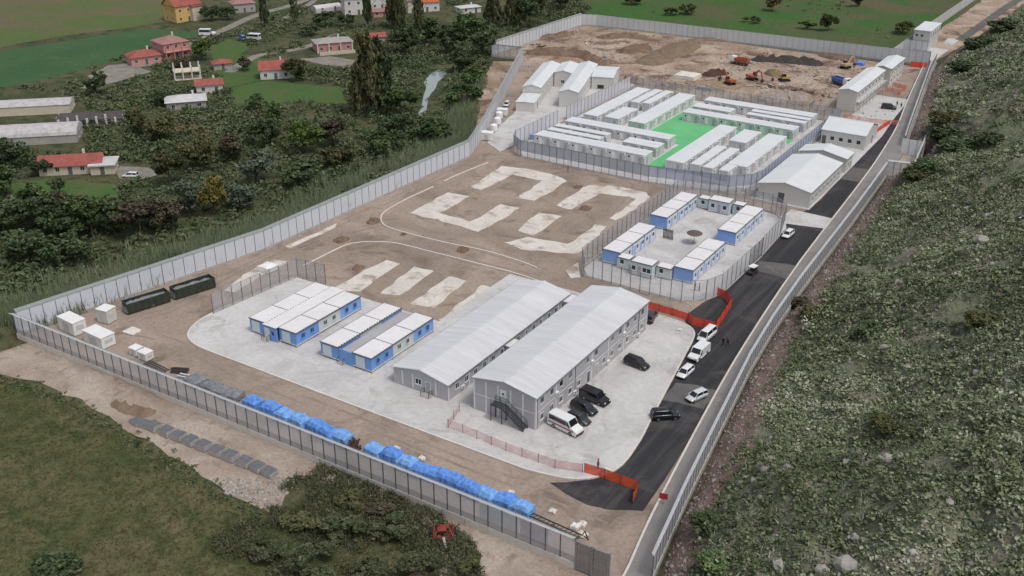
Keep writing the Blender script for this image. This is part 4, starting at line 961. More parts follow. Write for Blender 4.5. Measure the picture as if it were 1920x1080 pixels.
# ---- construction machines
def dump_truck(label, xy, heading, pm):
    t = thing('dump_truck', label, 'truck', (*xy, .02), R(heading), 'construction machines')
    MB().box(-1.1, -3.6, .75, 1.1, 3.4, 1.05).build('chassis', MT['steel_dark'], t)
    MB().loft([[(-1.2, 1.7, 1.0), (1.2, 1.7, 1.0), (1.2, 3.6, 1.0), (-1.2, 3.6, 1.0)], [(-1.2, 1.7, 2.0), (1.2, 1.7, 2.0), (1.2, 3.6, 2.0), (-1.2, 3.6, 2.0)], [(-1.1, 1.75, 2.9), (1.1, 1.75, 2.9), (1.1, 3.2, 2.9), (-1.1, 3.2, 2.9)]]).build('cab', MT['white'], t)
    MB().face([(-1.0, 3.56, 2.05), (1.0, 3.56, 2.05), (.95, 3.27, 2.8), (-.95, 3.27, 2.8)]).build('windscreen', MT['car_glass'], t)
    a, b = [(-1.15, -3.6), (1.15, -3.6), (1.15, 1.4), (-1.15, 1.4)], [(-1.35, -3.9), (1.35, -3.9), (1.35, 1.5), (-1.35, 1.5)]
    MB().loft([[(x, y, 1.1) for x, y in a], [(x, y, 2.5) for x, y in b], [(x*.92, y*.94, 2.5) for x, y in b], [(x*.92, y*.94, 1.9) for x, y in b]]).build('tipper_body', MT[pm], t)
    wheel_parts(t, (-1.05, 1.05), (-2.6, -1.4, 2.5), .5, .35)
    return t
def excavator(label, xy, heading, pm, reach=1.0):
    t = thing('excavator', label, 'excavator', (*xy, .02), R(heading), 'construction machines')
    for s in (-1, 1):
        mb = MB(); P = [(-1.7, .1), (-2.0, .4), (-1.7, .8), (1.7, .8), (2.0, .4), (1.7, .1)]
        mb.loft([[(s*1.0-.25, y, z) for y, z in P], [(s*1.0+.25, y, z) for y, z in P]]); mb.build('track', MT['trim'], t)
    MB().box(-.7, -.9, .5, .7, .9, 1.05).build('undercarriage', MT['steel_dark'], t)
    MB().loft([[(-1.25, -2.0, 1.05), (1.25, -2.0, 1.05), (1.25, 1.2, 1.05), (-1.25, 1.2, 1.05)], [(-1.25, -2.0, 1.9), (1.25, -2.0, 1.9), (1.25, 1.2, 1.75), (-1.25, 1.2, 1.75)]]).build('house', MT[pm], t)
    c = MB().loft([[(-1.2, -.2, 1.75), (-.3, -.2, 1.75), (-.3, 1.25, 1.75), (-1.2, 1.25, 1.75)], [(-1.15, -.15, 2.8), (-.35, -.15, 2.8), (-.35, .95, 2.8), (-1.15, .95, 2.8)]]).build('cab', MT['car_glass'], t)
    MB().box(-1.2, -.2, 2.8, -.3, 1.0, 2.88).build('cab_roof', MT[pm], c)
    MB().bar((.2, .9, 1.5), (.2, 3.0*reach, 4.0), .35, 0, .5).bar((.2, 3.0*reach, 4.0), (.2, 4.4*reach, 3.4), .32, 0, .45).build('boom', MT[pm], t)
    MB().bar((.2, 4.3*reach, 3.6), (.2, 5.2*reach, 1.2), .28, 0, .35).build('arm', MT[pm], t)
    MB().loft([[(-.3, 4.8*reach, .3), (.7, 4.8*reach, .3), (.7, 5.5*reach, .2), (-.3, 5.5*reach, .2)], [(-.3, 4.9*reach, 1.2), (.7, 4.9*reach, 1.2), (.7, 5.6*reach, 1.1), (-.3, 5.6*reach, 1.1)]]).build('bucket', MT['steel_dark'], t)
    MB().tube((.2, 1.2, 1.7), (.2, 2.4*reach, 3.0), .09, n=6).build('ram', MT['steel'], t)
    return t
dump_truck('orange tipper truck with white cab on the excavated ground', G(1386, 121), 80, 'p_orange')
excavator('orange excavator with lowered arm near the far cabin row fence', G(1368, 158), 60, 'p_orange', 1.1)
excavator('small ochre excavator digging in front of the diggings rubble', G(1470, 152), 130, 'p_yellow', .8)
excavator('beige excavator with raised boom near the far white buildings', G(1585, 128), -20, 'p_beige', 1.0)
dump_truck('blue tipper truck with white cab beside the tall white building', G(1577, 160), -120, 'p_blue')
MT['p_grey'] = plain('p_grey', (.30,.30,.31), .5)
excavator('rusty orange excavator parked beside the other orange one', G(1410, 150), 250, 'p_orange', .9)
# red farm machine outside the near fence
fm = thing('farm_machine', 'rusty red farm machine with a pale drawbar outside the near fence', 'machine', (*G(832, 1004), -.08), R(35))
for x in (-1.3, 1.3): MB().bar((x, -1.2, .7), (x, 1.4, .7), .18).build('frame_beam', MT['p_red'], fm)
for y in (-1.2, 0, 1.4): MB().bar((-1.3, y, .7), (1.3, y, .7), .18).build('cross_beam', MT['p_red'], fm)
MB().loft([[(-.6, -.5, .8), (.2, -.5, .8), (.2, .4, .8), (-.6, .4, .8)], [(-.8, -.7, 1.4), (.4, -.7, 1.4), (.4, .6, 1.4), (-.8, .6, 1.4)]]).build('hopper', MT['p_red'], fm)
for (x0, y0, x1, y1) in ((-1.3, -1.2, -.3, .2), (1.3, -1.2, .5, .3), (1.2, 1.3, .4, .1), (-1.2, 1.3, -.4, .2)): MB().bar((x0, y0, .8), (x1, y1, 1.7), .12).build('strut', MT['p_red'], fm)
for x in (-.9, .9): MB().bar((x, -1.2, .75), (x, -1.6, 1.5), .1).build('lever', MT['p_red'], fm)
for i in range(5): MB().bar((-1.2+.6*i, 1.4, .7), (-1.2+.6*i, 1.7, .05), .09).build('tine', MT['p_red'], fm)
MB().bar((0, -1.2, .7), (.3, -3.0, .35), .35, 0, .2).build('drawbar', MT['concrete'], fm)
wheel_parts(fm, (-1.55, 1.55), (.1,), .5, .3)

# ================================================================== PEOPLE
MT['skin'] = plain('skin', (.42,.27,.20), .6); MT['hair'] = plain('hair', (.03,.025,.02), .8)
MT['cl_dark'] = plain('cl_dark', (.018,.019,.024), .9); MT['cl_navy'] = plain('cl_navy', (.03,.04,.07), .9); MT['cl_red'] = plain('cl_red', (.42,.05,.06), .9); MT['cl_grey'] = plain('cl_grey', (.12,.12,.13), .9); MT['cl_olive'] = plain('cl_olive', (.08,.085,.05), .9)
def person_mesh(step):
    J = [((0,0,.98), .135), ((0,0,1.22), .14), ((0,.01,1.42), .15), ((0,.01,1.53), .06), ((0,.03,1.66), .095), ((0,.035,1.75), .075), ((0,.13,1.655), .02)]
    E = [(0,1),(1,2),(2,3),(3,4),(4,5),(4,6)]
    for s in (-1, 1):
        b = len(J); f = step*s
        J += [((s*.10,0,.92), .095), ((s*.11,.10*f+.03,.50), .065), ((s*.11,.16*f-.03,.09), .045), ((s*.12,.16*f+.13,.04), .04)]; E += [(0,b),(b,b+1),(b+1,b+2),(b+2,b+3)]
        c = len(J)
        J += [((s*.19,.0,1.43), .065), ((s*.25,-.10*f,1.16), .045), ((s*.25,-.14*f+.07,.92), .034), ((s*.24,-.14*f+.10,.82), .036)]; E += [(2,c),(c,c+1),(c+1,c+2),(c+2,c+3)]
        for q in range(4):
            d = len(J); J.append(((s*(.225+.004*q), -.14*f+.08+.018*q, .74-.006*abs(q-1.5)), .010)); E.append((c+3, d))
        d = len(J); J.append(((s*.205, -.14*f+.135, .79), .011)); E.append((c+3, d))
    me = bpy.data.meshes.new('body'); me.from_pydata([j[0] for j in J], E, [])
    o = bpy.data.objects.new('body_tmp', me); col.objects.link(o)
    md = o.modifiers.new('skin', 'SKIN'); md.use_smooth_shade = True
    for i, v in enumerate(me.skin_vertices[0].data): v.radius = (J[i][1], J[i][1]); v.use_root = (i == 0)
    o.modifiers.new('sub', 'SUBSURF').levels = 1
    dg = bpy.context.evaluated_depsgraph_get(); dg.update(); out = bpy.data.meshes.new_from_object(o.evaluated_get(dg))
    bpy.data.objects.remove(o); out.name = 'body'; return out
_pmesh = {s: person_mesh(s) for s in (.3, 1.0)}
def person(label, xy, heading, top, legs, z=.03, step=.3):
    t = thing('person', label, 'person', (*xy, z), R(heading), 'people on the site')
    me = _pmesh[step].copy(); me.materials.clear()
    for m in (MT[legs], MT[top], MT['skin'], MT['trim']): me.materials.append(m)
    for p in me.polygons:
        c = p.center
        p.material_index = 3 if c.z < .11 else 0 if c.z < .97 and abs(c.x) < .2 else 2 if (c.z > 1.50 or c.z < .87) else 1
    b = link('body', me, t)
    rg = [[(r*math.cos(i*math.pi/5), .02+r*1.1*math.sin(i*math.pi/5)-.02*k, z_) for i in range(10)] for k, (z_, r) in enumerate(((1.68, .105), (1.75, .108), (1.81, .085), (1.845, .03)))]
    h = MB().loft(rg).build('hair', MT['hair'], t, True); h.location = (0, -.015, 0)
    return t
person('left one of two people in dark clothes walking on the asphalt road', (-55.7, 161.2), 20, 'cl_dark', 'cl_dark', .034, 1.0)
person('right one of two people in dark clothes walking on the asphalt road', (-54.9, 161.5), -10, 'cl_navy', 'cl_dark', .034, 1.0)
person('person in grey just inside the courtyard fence, left one of a pair', (-69.1, 179.6), 90, 'cl_grey', 'cl_dark', .11)
person('person in navy just inside the courtyard fence, right one of a pair', (-68.3, 179.9), -60, 'cl_navy', 'cl_grey', .11)
person('person in a red top standing on the pad behind the orange netting', (-56.9, 114.8), 150, 'cl_red', 'cl_dark', .17)
person('person in dark clothes beside the black car on the upper apron', (-68.6, 341.6), 200, 'cl_dark', 'cl_dark', .09)
person('person in dark clothes standing on the upper road near the black car', (-67.0, 340.4), 40, 'cl_navy', 'cl_dark', .03)
person('lone person in dark clothes near the diggings by the tall white building', G(1554, 184), 90, 'cl_dark', 'cl_dark', .02)
person('lone person in dark clothes on the sand below the white cabin rows', G(1065, 322), 120, 'cl_dark', 'cl_olive', .01)

# ================================================================== NETTING
def netting(label, pts, h, m, sp=2.6, zb=0.0, wave=.12):
    t = thing('safety_netting', label, 'netting', (*pts[0], zb), 0, 'plastic safety nettings'); o = Vector((*pts[0], 0))
    k = 0
    for a, b in zip(pts, pts[1:]):
        a = Vector((*a, 0))-o; b = Vector((*b, 0))-o; d = b-a; L = d.length; n = max(1, round(L/sp)); nr = Vector((-d.y, d.x, 0)).normalized()
        for i in range(n):
            p, q = a+d*i/n, a+d*(i+1)/n
            MB().bar((*p.xy, 0), (*p.xy, h+.1), .06).build('stake', MT['steel_dark'], t)
            mb = MB(); S = 5
            for j in range(S):
                u0, u1 = p+(q-p)*j/S, p+(q-p)*(j+1)/S
                def off(f): return nr*wave*math.sin(f*math.pi)
                w0, w1 = u0+off(j/S), u1+off((j+1)/S); s0 = .10*math.sin(j/S*math.pi); s1 = .10*math.sin((j+1)/S*math.pi)
                mb.face([(*u0.xy, .12), (*u1.xy, .12), (*w1.xy, h-s1), (*w0.xy, h-s0)])
            mb.build('net', MT[m], t)
    e = Vector((*pts[-1], 0))-o; MB().bar((*e.xy, 0), (*e.xy, h+.1), .06).build('stake', MT['steel_dark'], t)
    return t
netting('bright orange netting across the near end of the asphalt road', [(-58.2,112.9),(-55.0,113.2),(-49.6,113.2),(-48.9,110.2)], 1.85, 'net_orange', zb=.03)
netting('red netting boxing in a trench on the road by the courtyard fence', [(-65.0,166.6),(-63.5,165.2),(-58.9,165.6),(-59.6,172),(-60.2,176.8),(-62.4,179.4),(-64.6,180.0)], 2.0, 'net_red', zb=.03)
netting('red netting running from the two-storey hall to the road trench', [(-74.0,167.2),(-68.5,167.0),(-65.0,166.6)], 1.7, 'net_red')
netting('faded pink netting along the front edge of the near pad', [(-82.2,111.6),(-79.4,111.7),(-71,111.2),(-62.4,111.4),(-58.4,112.7)], 1.6, 'net_pink', zb=.165, sp=3.1)
netting('faded pink netting beside the gable end of the two-storey hall', [(-83.5,116.6),(-82.2,111.6)], 1.6, 'net_pink', zb=.165)
netting('faded orange netting across the upper road by the white hall', [(-79,318.5),(-72,318),(-66.5,319),(-63,321)], 1.5, 'net_faded', zb=.05)
netting('dull red netting between the white hall and the upper road', [(-66.6,305),(-66.2,312),(-65.4,320)], 1.5, 'net_red', zb=.09)
netting('orange netting square on the apron of the tall white building', [(-76.5,358),(-71.5,357),(-71.0,364),(-76,366)], 1.7, 'net_faded', zb=.03)
netting('dark red netting at the upper end of the road before the gate', [(-77.5,398),(-74,398.6),(-72.2,399.5)], 2.2, 'net_red', zb=.03)

# ================================================================== STORED GOODS ALONG THE NEAR FENCE
MT['tarp'] = plain('tarp', (.13,.30,.72), .75, .3, 1.6); MT['tarp_light'] = plain('tarp_light', (.20,.41,.78), .75, .3, 1.6); MT['tarp_grey'] = plain('tarp_grey', (.20,.215,.23), .55, .2, 1.2); MT['wood'] = plain('wood', (.30,.22,.14), .9, .2)
MT['paver'] = plain('paver', (.145,.150,.165), .85, .2, 2.0); MT['paver_side'] = plain('paver_side', (.42,.40,.385), .85, .2, 2.0)
MT['rust'] = plain('rust', (.085,.045,.035), .9, .35, 2.0); MT['olive_steel'] = plain('olive_steel', (.040,.048,.036), .6, .25, .8)
def crumple(w, d, h, seed, n=7, amp=.16):
    rg = np.random.default_rng(seed); v = []; f = []
    H = h+rg.uniform(-.12, .12, (n, n))*amp*4
    X = np.linspace(-w/2, w/2, n); Y = np.linspace(-d/2, d/2, n)
    for j in range(n):
        for i in range(n):
            e = (i in (0, n-1)) or (j in (0, n-1)); v.append((X[i]*(1.06 if e else 1)+rg.uniform(-.1, .1)*amp*3, Y[j]*(1.06 if e else 1)+rg.uniform(-.1, .1)*amp*3, (h*.76 if e else H[j, i])+rg.uniform(-.05, .05)))
    for j in range(n-1):
        for i in range(n-1): f.append((j*n+i, j*n+i+1, (j+1)*n+i+1, (j+1)*n+i))
    # skirt
    ring = [i for i in range(n)]+[j*n+n-1 for j in range(1, n)]+[(n-1)*n+i for i in range(n-2, -1, -1)]+[j*n for j in range(n-2, 0, -1)]
    b = len(v)
    for k in ring: x, y, z = v[k]; v.append((x*1.05+rg.uniform(-.08, .08), y*1.05+rg.uniform(-.08, .08), .16+rg.uniform(0, .14)))
    m = len(ring)
    for k in range(m): f.append((ring[(k+1) % m], ring[k], b+k, b+(k+1) % m))
    return v, f
def pallet_mesh(w, d):
    mb = MB()
    for i in range(5): x = -w/2+i*w/5; mb.box(x+.02, -d/2, .10, x+w/5-.04, d/2, .14)
    for y in (-d/2, -.06, d/2-.12): mb.box(-w/2, y, 0, w/2, y+.12, .098)
    return mb.mesh('pallet', MT['wood'])
PAL = pallet_mesh(2.0, 1.7)
def tarped(label, xy, rz, w, d, h, m, seed, group, name='tarped_pallet', zb=.0):
    t = thing(name, label, 'pallet', (*xy, zb), R(rz), group); v, f = crumple(w, d, h, seed, 8, .36)
    me = bpy.data.meshes.new('tarp'); me.from_pydata(v, [], f); me.materials.append(MT[m]); me.update(); link('tarp', me, t); link('pallet', PAL, t, (0, 0, 0), 0, (w/2.1, d/1.8, 1))
    MB().box(-w*.42, -d*.42, .145, w*.42, d*.42, h*.6).build('load', MT['paver_side'], t)
    st = MB()
    for q in (-.25*w, .25*w): st.box(q-.03, -d*.55, .2, q+.03, -d*.54, h*.75)
    st.build('straps', MT['trim'], t)['kind'] = 'stuff'
    return t
TG = 'blue tarped pallets along the near fence'
ordn = ['first', 'second', 'third', 'fourth', 'fifth', 'sixth', 'seventh', 'eighth', 'ninth', 'tenth']
for i, px in enumerate((470, 500, 529, 557, 586, 614, 636)):
    tarped(f'{ordn[i]} blue tarped pallet from the grey tarps, left of the rusty scrap heap', (G(px, 751+(px-470)*.405, 1.6)[0], 99.6+.25*math.sin(i*2.1)), random.uniform(-10, 10), 2.8, 2.1, 1.85+.25*random.random(), 'tarp_light' if i in (2, 3, 6) else 'tarp', 20+i, TG)
for i, px in enumerate((696, 726, 757, 787, 817, 848, 878, 909, 940, 972)):
    tarped(f'{ordn[i]} blue tarped pallet to the right of the rusty scrap heap', (G(px, 840+(px-690)*.40, 1.6)[0], 99.7+.25*math.sin(i*1.7)), random.uniform(-10, 10), 2.9, 2.1, 1.85+.25*random.random(), 'tarp_light' if i in (0, 2, 7, 9) else 'tarp', 40+i, TG)
GG = 'grey tarped stacks along the near fence'
for i, (px, py, s) in enumerate(((372, 705, 1.15), (400, 717, 1.1), (421, 722, 1.0), (438, 733, 1.15))):
    tarped(f'{ordn[i]} grey tarped stack left of the blue pallets inside the near fence', (G(px, py, 1.2)[0], 99.6+.2*(i % 2)), 8*(i-1), 2.6*s, 2.2*s, 1.35, 'tarp_grey', 60+i, GG)
sc = thing('scrap_heap', 'rusty dark scrap heap in the gap between the blue pallets', 'scrap heap', (*G(662, 836, .5), 0))
for i in range(16):
    a = random.uniform(0, 6.28); x, y = random.uniform(-1.5, 1.5), random.uniform(-.9, .9)
    MB().bar((x, y, .1+.08*i % 1.0), (x+1.5*math.cos(a), y+1.2*math.sin(a), .15+random.uniform(.1, 1.2)), random.uniform(.1, .3)).build('scrap_bar', MT['rust'], sc)
# rebar mesh stacks and pipes
rb = thing('rebar_stack', 'stack of dark steel reinforcing mats near the small white boxes', 'steel stack', (*G(291, 690), 0), R(-5))
for k in range(9): MB().bar((-2.6+.65*k, -1.0, .12+.02*(k % 3)), (-2.6+.65*k, 1.1, .14), .09).build('bar', MT['steel_dark'], rb)
for k in range(4): MB().bar((-2.7, -.9+.6*k, .22), (2.8, -.9+.6*k, .22), .09).build('cross_bar', MT['steel_dark'], rb)
rb = thing('timber_stack', 'jumbled stack of dark timber beside the steel mats', 'timber stack', (*G(337, 697), 0), R(20))
for k in range(8): MB().bar((-1.5+random.uniform(-.3, .3), -.8+.2*k, .2+.12*(k % 3)), (1.6+random.uniform(-.3, .3), -.8+.25*k, .2+.12*(k % 3)), .15).build('beam', MT['rust' if k % 2 else 'steel_dark'], rb)
# clutter at the left end of the stored goods
pp = thing('pipe_stack', 'stack of pale plastic pipes among the grey tarps inside the near fence', 'pipe stack', (*G(352, 708), 0), R(12))
for k in range(7): MB().tube((-1.8, -.6+.2*k, .12+.16*(k % 2)), (1.8+.1*k, -.6+.2*k, .12+.16*(k % 2)), .1, n=8).build('pipe', MT['roof_white' if k % 3 else 'steel'], pp)
bd = thing('board_stack', 'leaning stack of grey boards between pipes and grey tarps', 'board stack', (*G(385, 722), 0), R(-20))
for k in range(5): MB().box(-1.3+.05*k, -.9+.06*k, .02+.09*k, 1.3+.03*k, .8, .10+.09*k).build('board', MT['tarp_grey' if k % 2 else 'wall_grey'], bd)
# white boxes
def box_unit(label, xy, rz, w, d, h, m='white', name='equipment_box', zb=0.0):
    t = thing(name, label, 'box', (*xy, zb), R(rz), 'white boxes on the sand')
    MB().box(-w/2, -d/2, .15, w/2, d/2, h).build('body', MT[m], t); MB().box(-w/2-.08, -d/2-.08, h, w/2+.08, d/2+.08, h+.12).build('lid', MT['white'], t)
    for sx in (-1, 1): MB().box(sx*w*.35-.12, -d*.45, 0, sx*w*.35+.12, d*.45, .149).build('skid', MT['steel_dark'], t)
    MB().box(-w*.2, -d/2-.03, .35, w*.2, -d/2-.003, h*.8).build('door', MT['wall_pale'], t)
    MB().box(w/2+.003, -d*.3, h*.4, w/2+.04, d*.3, h*.75).build('vent', MT['wall_pale'], t)
    return t
box_unit('large white box nearest the left front corner of the site', (G(119, 607, 2.2)[0], 100.6), -4, 5.0, 2.6, 2.7)
box_unit('large white box second from the left front corner of the site', (G(178, 628, 2.0)[0], 100.2), -3, 5.6, 2.8, 2.3)
box_unit('small white box beside the second large one, left of a pair', (G(249, 655, 1.3)[0], 101.0), 0, 1.9, 1.6, 1.4)
box_unit('small white box next to the steel mats, right of a pair', (G(268, 663, 1.3)[0], 100.8), 0, 2.1, 1.7, 1.5)
box_unit('pale upright white box in front of the olive skips', G(202, 602), 8, 2.6, 2.4, 2.8, 'wall_cream')
def skip(label, a, b, w=2.5, h=2.3):
    a = Vector((*a, 0)); b = Vector((*b, 0)); d = b-a; L = d.length
    t = thing('open_skip', label, 'skip', (*a.xy, 0), math.atan2(d.y, d.x), 'dark olive skips')
    MB().box(0, -w/2, .2, L, -w/2+.12, h).build('side', MT['olive_steel'], t); MB().box(0, w/2-.12, .2, L, w/2, h).build('side', MT['olive_steel'], t)
    MB().box(0, -w/2+.12, .2, .12, w/2-.12, h).build('end', MT['olive_steel'], t); MB().box(L-.12, -w/2+.12, .2, L, w/2-.12, h).build('end', MT['olive_steel'], t)
    MB().box(.12, -w/2+.12, .2, L-.12, w/2-.12, .5).build('floor', MT['steel_dark'], t)
    v, f = crumple(L-.5, w-.5, 1.7, int(L*100), 8, .5); me = bpy.data.meshes.new('waste'); me.from_pydata(v, [], f); me.materials.append(MT['tarp_grey']); link('waste', me, t, (L/2, 0, .2))
    for i in range(7):
        for s in (-1, 1): MB().box(.3+i*(L-.8)/6, s*(w/2+.045)-.043, .3, .42+i*(L-.8)/6, s*(w/2+.045)+.043, h-.1).build('rib', MT['olive_steel'], t)
    return t
skip('dark olive open skip nearer the white boxes', (-158.2, 110.6), (-155.8, 119.0))
skip('dark olive open skip farther along the left fence', (-155.5, 120.0), (-153.2, 128.4))
# ladder truss, bags and grey gate at the right end of the near fence
lt = thing('lattice_girder', 'black lattice girder lying along the right end of the near fence', 'girder', (-60.4, 99.2, 0), R(-3))
for y in (0, .75): MB().bar((0, y, .75), (9.0, y, .75), .14).build('chord', MT['steel_dark'], lt)
for k in range(13): MB().bar((.1+.73*k, 0, .75), (.1+.73*(k+.5), .75, .75), .07).build('lacing', MT['steel_dark'], lt)
for x in (.5, 4.5, 8.5): MB().box(x-.15, -.2, 0, x+.15, .95, .67).build('support', MT['wood'], lt)
cs = thing('cone_stand', 'black triangular stand at the right end of the lattice girder', 'stand', (-51.0, 99.8, 0))
for s in (-1, 1): MB().bar((s*.6, 0, 0), (0, 0, 1.3), .12).build('leg', MT['trim'], cs)
MB().bar((-.45, 0, .35), (.45, 0, .35), .1).build('brace', MT['trim'], cs)
MT['sack'] = plain('sack', (.68,.64,.58), .9, .15, 2)
def sack(label, xy, w, h, seed, zb=0.0, name='material_sack', m='sack', group='pale sacks on the sand'):
    v, f = crumple(w, w*.9, h, seed, 5, .3); me = bpy.data.meshes.new('sack'); me.from_pydata([(x, y, max(0, z-.16)) for x, y, z in v], [], f); me.materials.append(MT[m]); me.update()
    return tag(link(name, me, None, (*xy, zb)), label, 'sack', group)
sack('pale sack behind the second blue pallet right of the scrap heap', G(743, 843), .9, .7, 1); sack('pale sack behind the fourth blue pallet right of the scrap heap', G(791, 861), .9, .7, 2)
sack('pale sack behind the last blue pallets', G(958, 925), .9, .6, 3); sack('pale sack behind the middle of the lattice girder', G(1036, 960), .9, .6, 4); sack('pale sack at the end of the lattice girder', G(1092, 985), 1.0, .8, 5)
sack('white sack by the black triangular stand', G(1078, 990), 1.0, .9, 6, m='white'); sack('pale plank heap beside the grey gate', G(1092, 1004), 1.3, .6, 7)
sack('pale sand heap on the sand between white boxes and pad', G(248, 622), 2.4, .6, 8); sack('white sack on the pad beside the orange netting', G(1137, 886), .9, .7, 9, .16, m='white')
sack('pale sack on the pad near its far rounded corner', G(1273, 620), .8, .5, 12, .16); sack('big white gravel heap on the excavated ground', G(1289, 146), 7, 2.0, 13, m='sack'); sack('white wrapped bundle behind the short kerb left of the near slabs', G(503, 507), 3.0, 1.6, 14, .1, m='white')
gt2 = thing('steel_gate', 'heavy grey barred gate closing the right end of the near fence', 'gate', (-49.0, 93.8, -.08))
for x in (0, 2.3, 4.7): MB().box(x-.15, -.15, 0, x+.15, .15, 4.9).build('post', MT['steel'], gt2)
for z in (.25, 1.7, 3.2, 4.55): MB().box(.16, -.06, z, 4.54, .06, z+.16).build('rail', MT['steel'], gt2)
for k in range(22): MB().bar((.3+.2*k, .09, .2), (.3+.2*k, .09, 4.7), .07).build('bar', MT['steel'], gt2)
for k in range(8): MB().bar((.3+.58*k, 0, 4.7), (.3+.58*k, -.5, 5.1), .12).build('spike', MT['post_light'], gt2)
MB().face([(.2, .14, .3), (4.5, .14, .3), (4.5, .14, 4.6), (.2, .14, 4.6)]).build('mesh_infill', MT['mesh_gate'], gt2)
bn = MB().box(-57.9, 94.25, 1.4, -53.6, 94.32, 4.2); MT['banner'] = plain('banner', (.40,.20,.235), .8, .3, .5); tag(bn.build('banner', MT['banner']), 'faded purple banner hung on the near fence left of the grey gate', 'banner')
bw_ = MB().box(-64.5, 94.25, 1.6, -58.2, 94.32, 4.2); tag(bw_.build('banner', MT['wall_pale']), 'pale sheet hung on the near fence left of the purple banner', 'banner')
sg = thing('warning_sign', 'square red sign standing on the footway by the right fence', 'sign', (*G(1243, 945, .35), .35), R(15))
MB().bar((0, 0, 0), (0, 0, 1.2), .07).build('post', MT['steel'], sg); MB().box(-.6, -.08, .9, .6, -.04, 1.9).build('plate', MT['red_stripe'], sg)
# paver pallets outside the fence
PG = 'pallets of grey pavers outside the near fence'
for i, (zx, zy) in enumerate(((270,130), (400,125), (510,155), (640,205), (780,240), (895,290), (1010,345), (1130,410), (1260,465), (1385,535), (1500,590), (1590,650))):
    x, y = G(200+zx/5.333, 760+zy/5.333, 1.0); y = 86.2+.12*i
    x = G(200+zx/5.333, 760+zy/5.333, 1.0)[0]
    t = thing('paver_pallet', f'grey paver pallet outside the near fence, number {i+1} from the left' if False else ['leftmost', 'second', 'third', 'fourth', 'fifth', 'sixth', 'seventh', 'eighth', 'ninth', 'tenth', 'eleventh', 'rightmost'][i]+' pallet of grey pavers in the row outside the near fence', 'pallet', (x, y, -.085), R(random.uniform(-6, 6)), PG)
    h = (.55, .6, 1.0, 1.1, 1.05, 1.1, 1.1, 1.1, 1.15, 1.1, 1.0, .75)[i]
    link('pallet', PAL, t, (0, 0, 0), 0, (1.02, 1.0, 1))
    for a_ in range(2):
        for b_ in range(2):
            e = random.uniform(-.04, .04); MB().box(-1.02+a_*1.03, -.88+b_*.89, .145, -.02+a_*1.03, -.02+b_*.89, h+e, 1, top=0).build('paver_stack', [MT['paver'], MT['paver_side']], t)
# containers and tanks in the service yard
for i, (px, py, lb) in enumerate(((936, 222, 'white water tank farthest along the service yard fence'), (933, 233, 'white water tank in the middle of the service yard row'), (926, 246, 'white water tank nearest in the service yard row'))):
    t = thing('water_tank', lb, 'tank', (*G(px, py), .08), 0, 'white tanks in the service yard'); MB().tube((0, 0, .25), (0, 0, 1.9), 1.1, n=16).build('body', MT['white'], t, False)
    MB().tube((0, 0, 1.9), (0, 0, 2.3), 1.1, .3, n=16).build('lid', MT['white'], t); MB().box(-1, -1, 0, 1, 1, .249).build('base', MT['concrete'], t)
box_unit('white service box at the near end of the tank row', G(914, 262), 15, 3.2, 2.4, 2.2, zb=.08); box_unit('white service box at the far end of the tank row', G(942, 216), 20, 3.0, 2.4, 1.9, zb=.08)

# ================================================================== EARTH HEAPS
def ridge(label, px, w, h, m, seed, cat='mound', zb=.0, group='heaps of earth on the site', name='earth_mound', rough=.5):
    L = np.array(smooth_line(GP(px) if len(px) > 1 else [(G(*px[0])[0]-w*.35, G(*px[0])[1]), (G(*px[0])[0]+w*.35, G(*px[0])[1]+.1)], 7)); d = np.gradient(L, axis=0); d /= np.linalg.norm(d, axis=1)[:, None]; n = np.c_[-d[:, 1], d[:, 0]]
    K = 9; v = []; c = L.mean(0); N = len(L)
    s = np.linspace(0, 1, N); env = np.minimum(1, np.minimum(s, 1-s)*5)**.6
    rg = np.random.default_rng(seed)
    for i in range(N):
        for k in range(K):
            u = (k/(K-1)-.5)*2; q = L[i]+n[i]*u*w/2*(.45+.55*env[i])*(1+rg.uniform(-.12, .12)); z = h*env[i]*max(0, 1-abs(u)**1.6)*(1+rg.uniform(-rough, rough)) if 0 < k < K-1 else -.12
            v.append((q[0]-c[0], q[1]-c[1], z-.04))
    f = np.array([(i*K+k, (i+1)*K+k, (i+1)*K+k+1, i*K+k+1) for i in range(N-1) for k in range(K-1)])[:, ::-1]
    me = np_mesh('mound', np.array(v), f, MT[m]); o = link(name, me, None, (float(c[0]), float(c[1]), zb)); return tag(o, label, cat, group)
MT['charcoal'] = plain('charcoal', (.060,.050,.047), .95, .5, 1.2); MT['gravel_grey'] = plain('gravel_grey', (.33,.275,.24), .95, .35, .9)
ridge('long dark earth ridge behind the white gabled building', [(985,100),(1040,101),(1095,106),(1128,122)], 8, 1.9, 'mud', 1)
MT['earth_dark'] = plain('earth_dark', (.21,.155,.105), .95, .35, .5)
ridge('long diagonal earth bank in the middle of the diggings', [(1205,122),(1255,100),(1298,80)], 14, 1.5, 'earth_dark', 2)
ridge('dark lens shaped soil heap beside the diagonal bank', [(1164,100),(1190,93),(1218,89)], 9, 1.7, 'mud', 3)
ridge('black rubble bank trailing from the orange tipper truck', [(1408,113),(1450,113),(1500,117),(1545,122)], 8, 1.5, 'charcoal', 4, rough=.8)
ridge('low dark bank near the far fence left of the tall white building', [(1535,103),(1580,112),(1610,116)], 6, 1.6, 'mud', 5)
ridge('dark brown heap in front of the orange excavator', [(1322,143),(1345,138),(1362,141)], 6, 1.6, 'rust', 6)
ridge('grey rubble spread behind the far cabin row', [(1432,188),(1470,180),(1520,184)], 13, 1.3, 'gravel_grey', 7, rough=.8)
ridge('grey rubble heap by the tall white building', [(1520,198),(1550,200)], 10, 1.3, 'gravel_grey', 8, rough=.8)
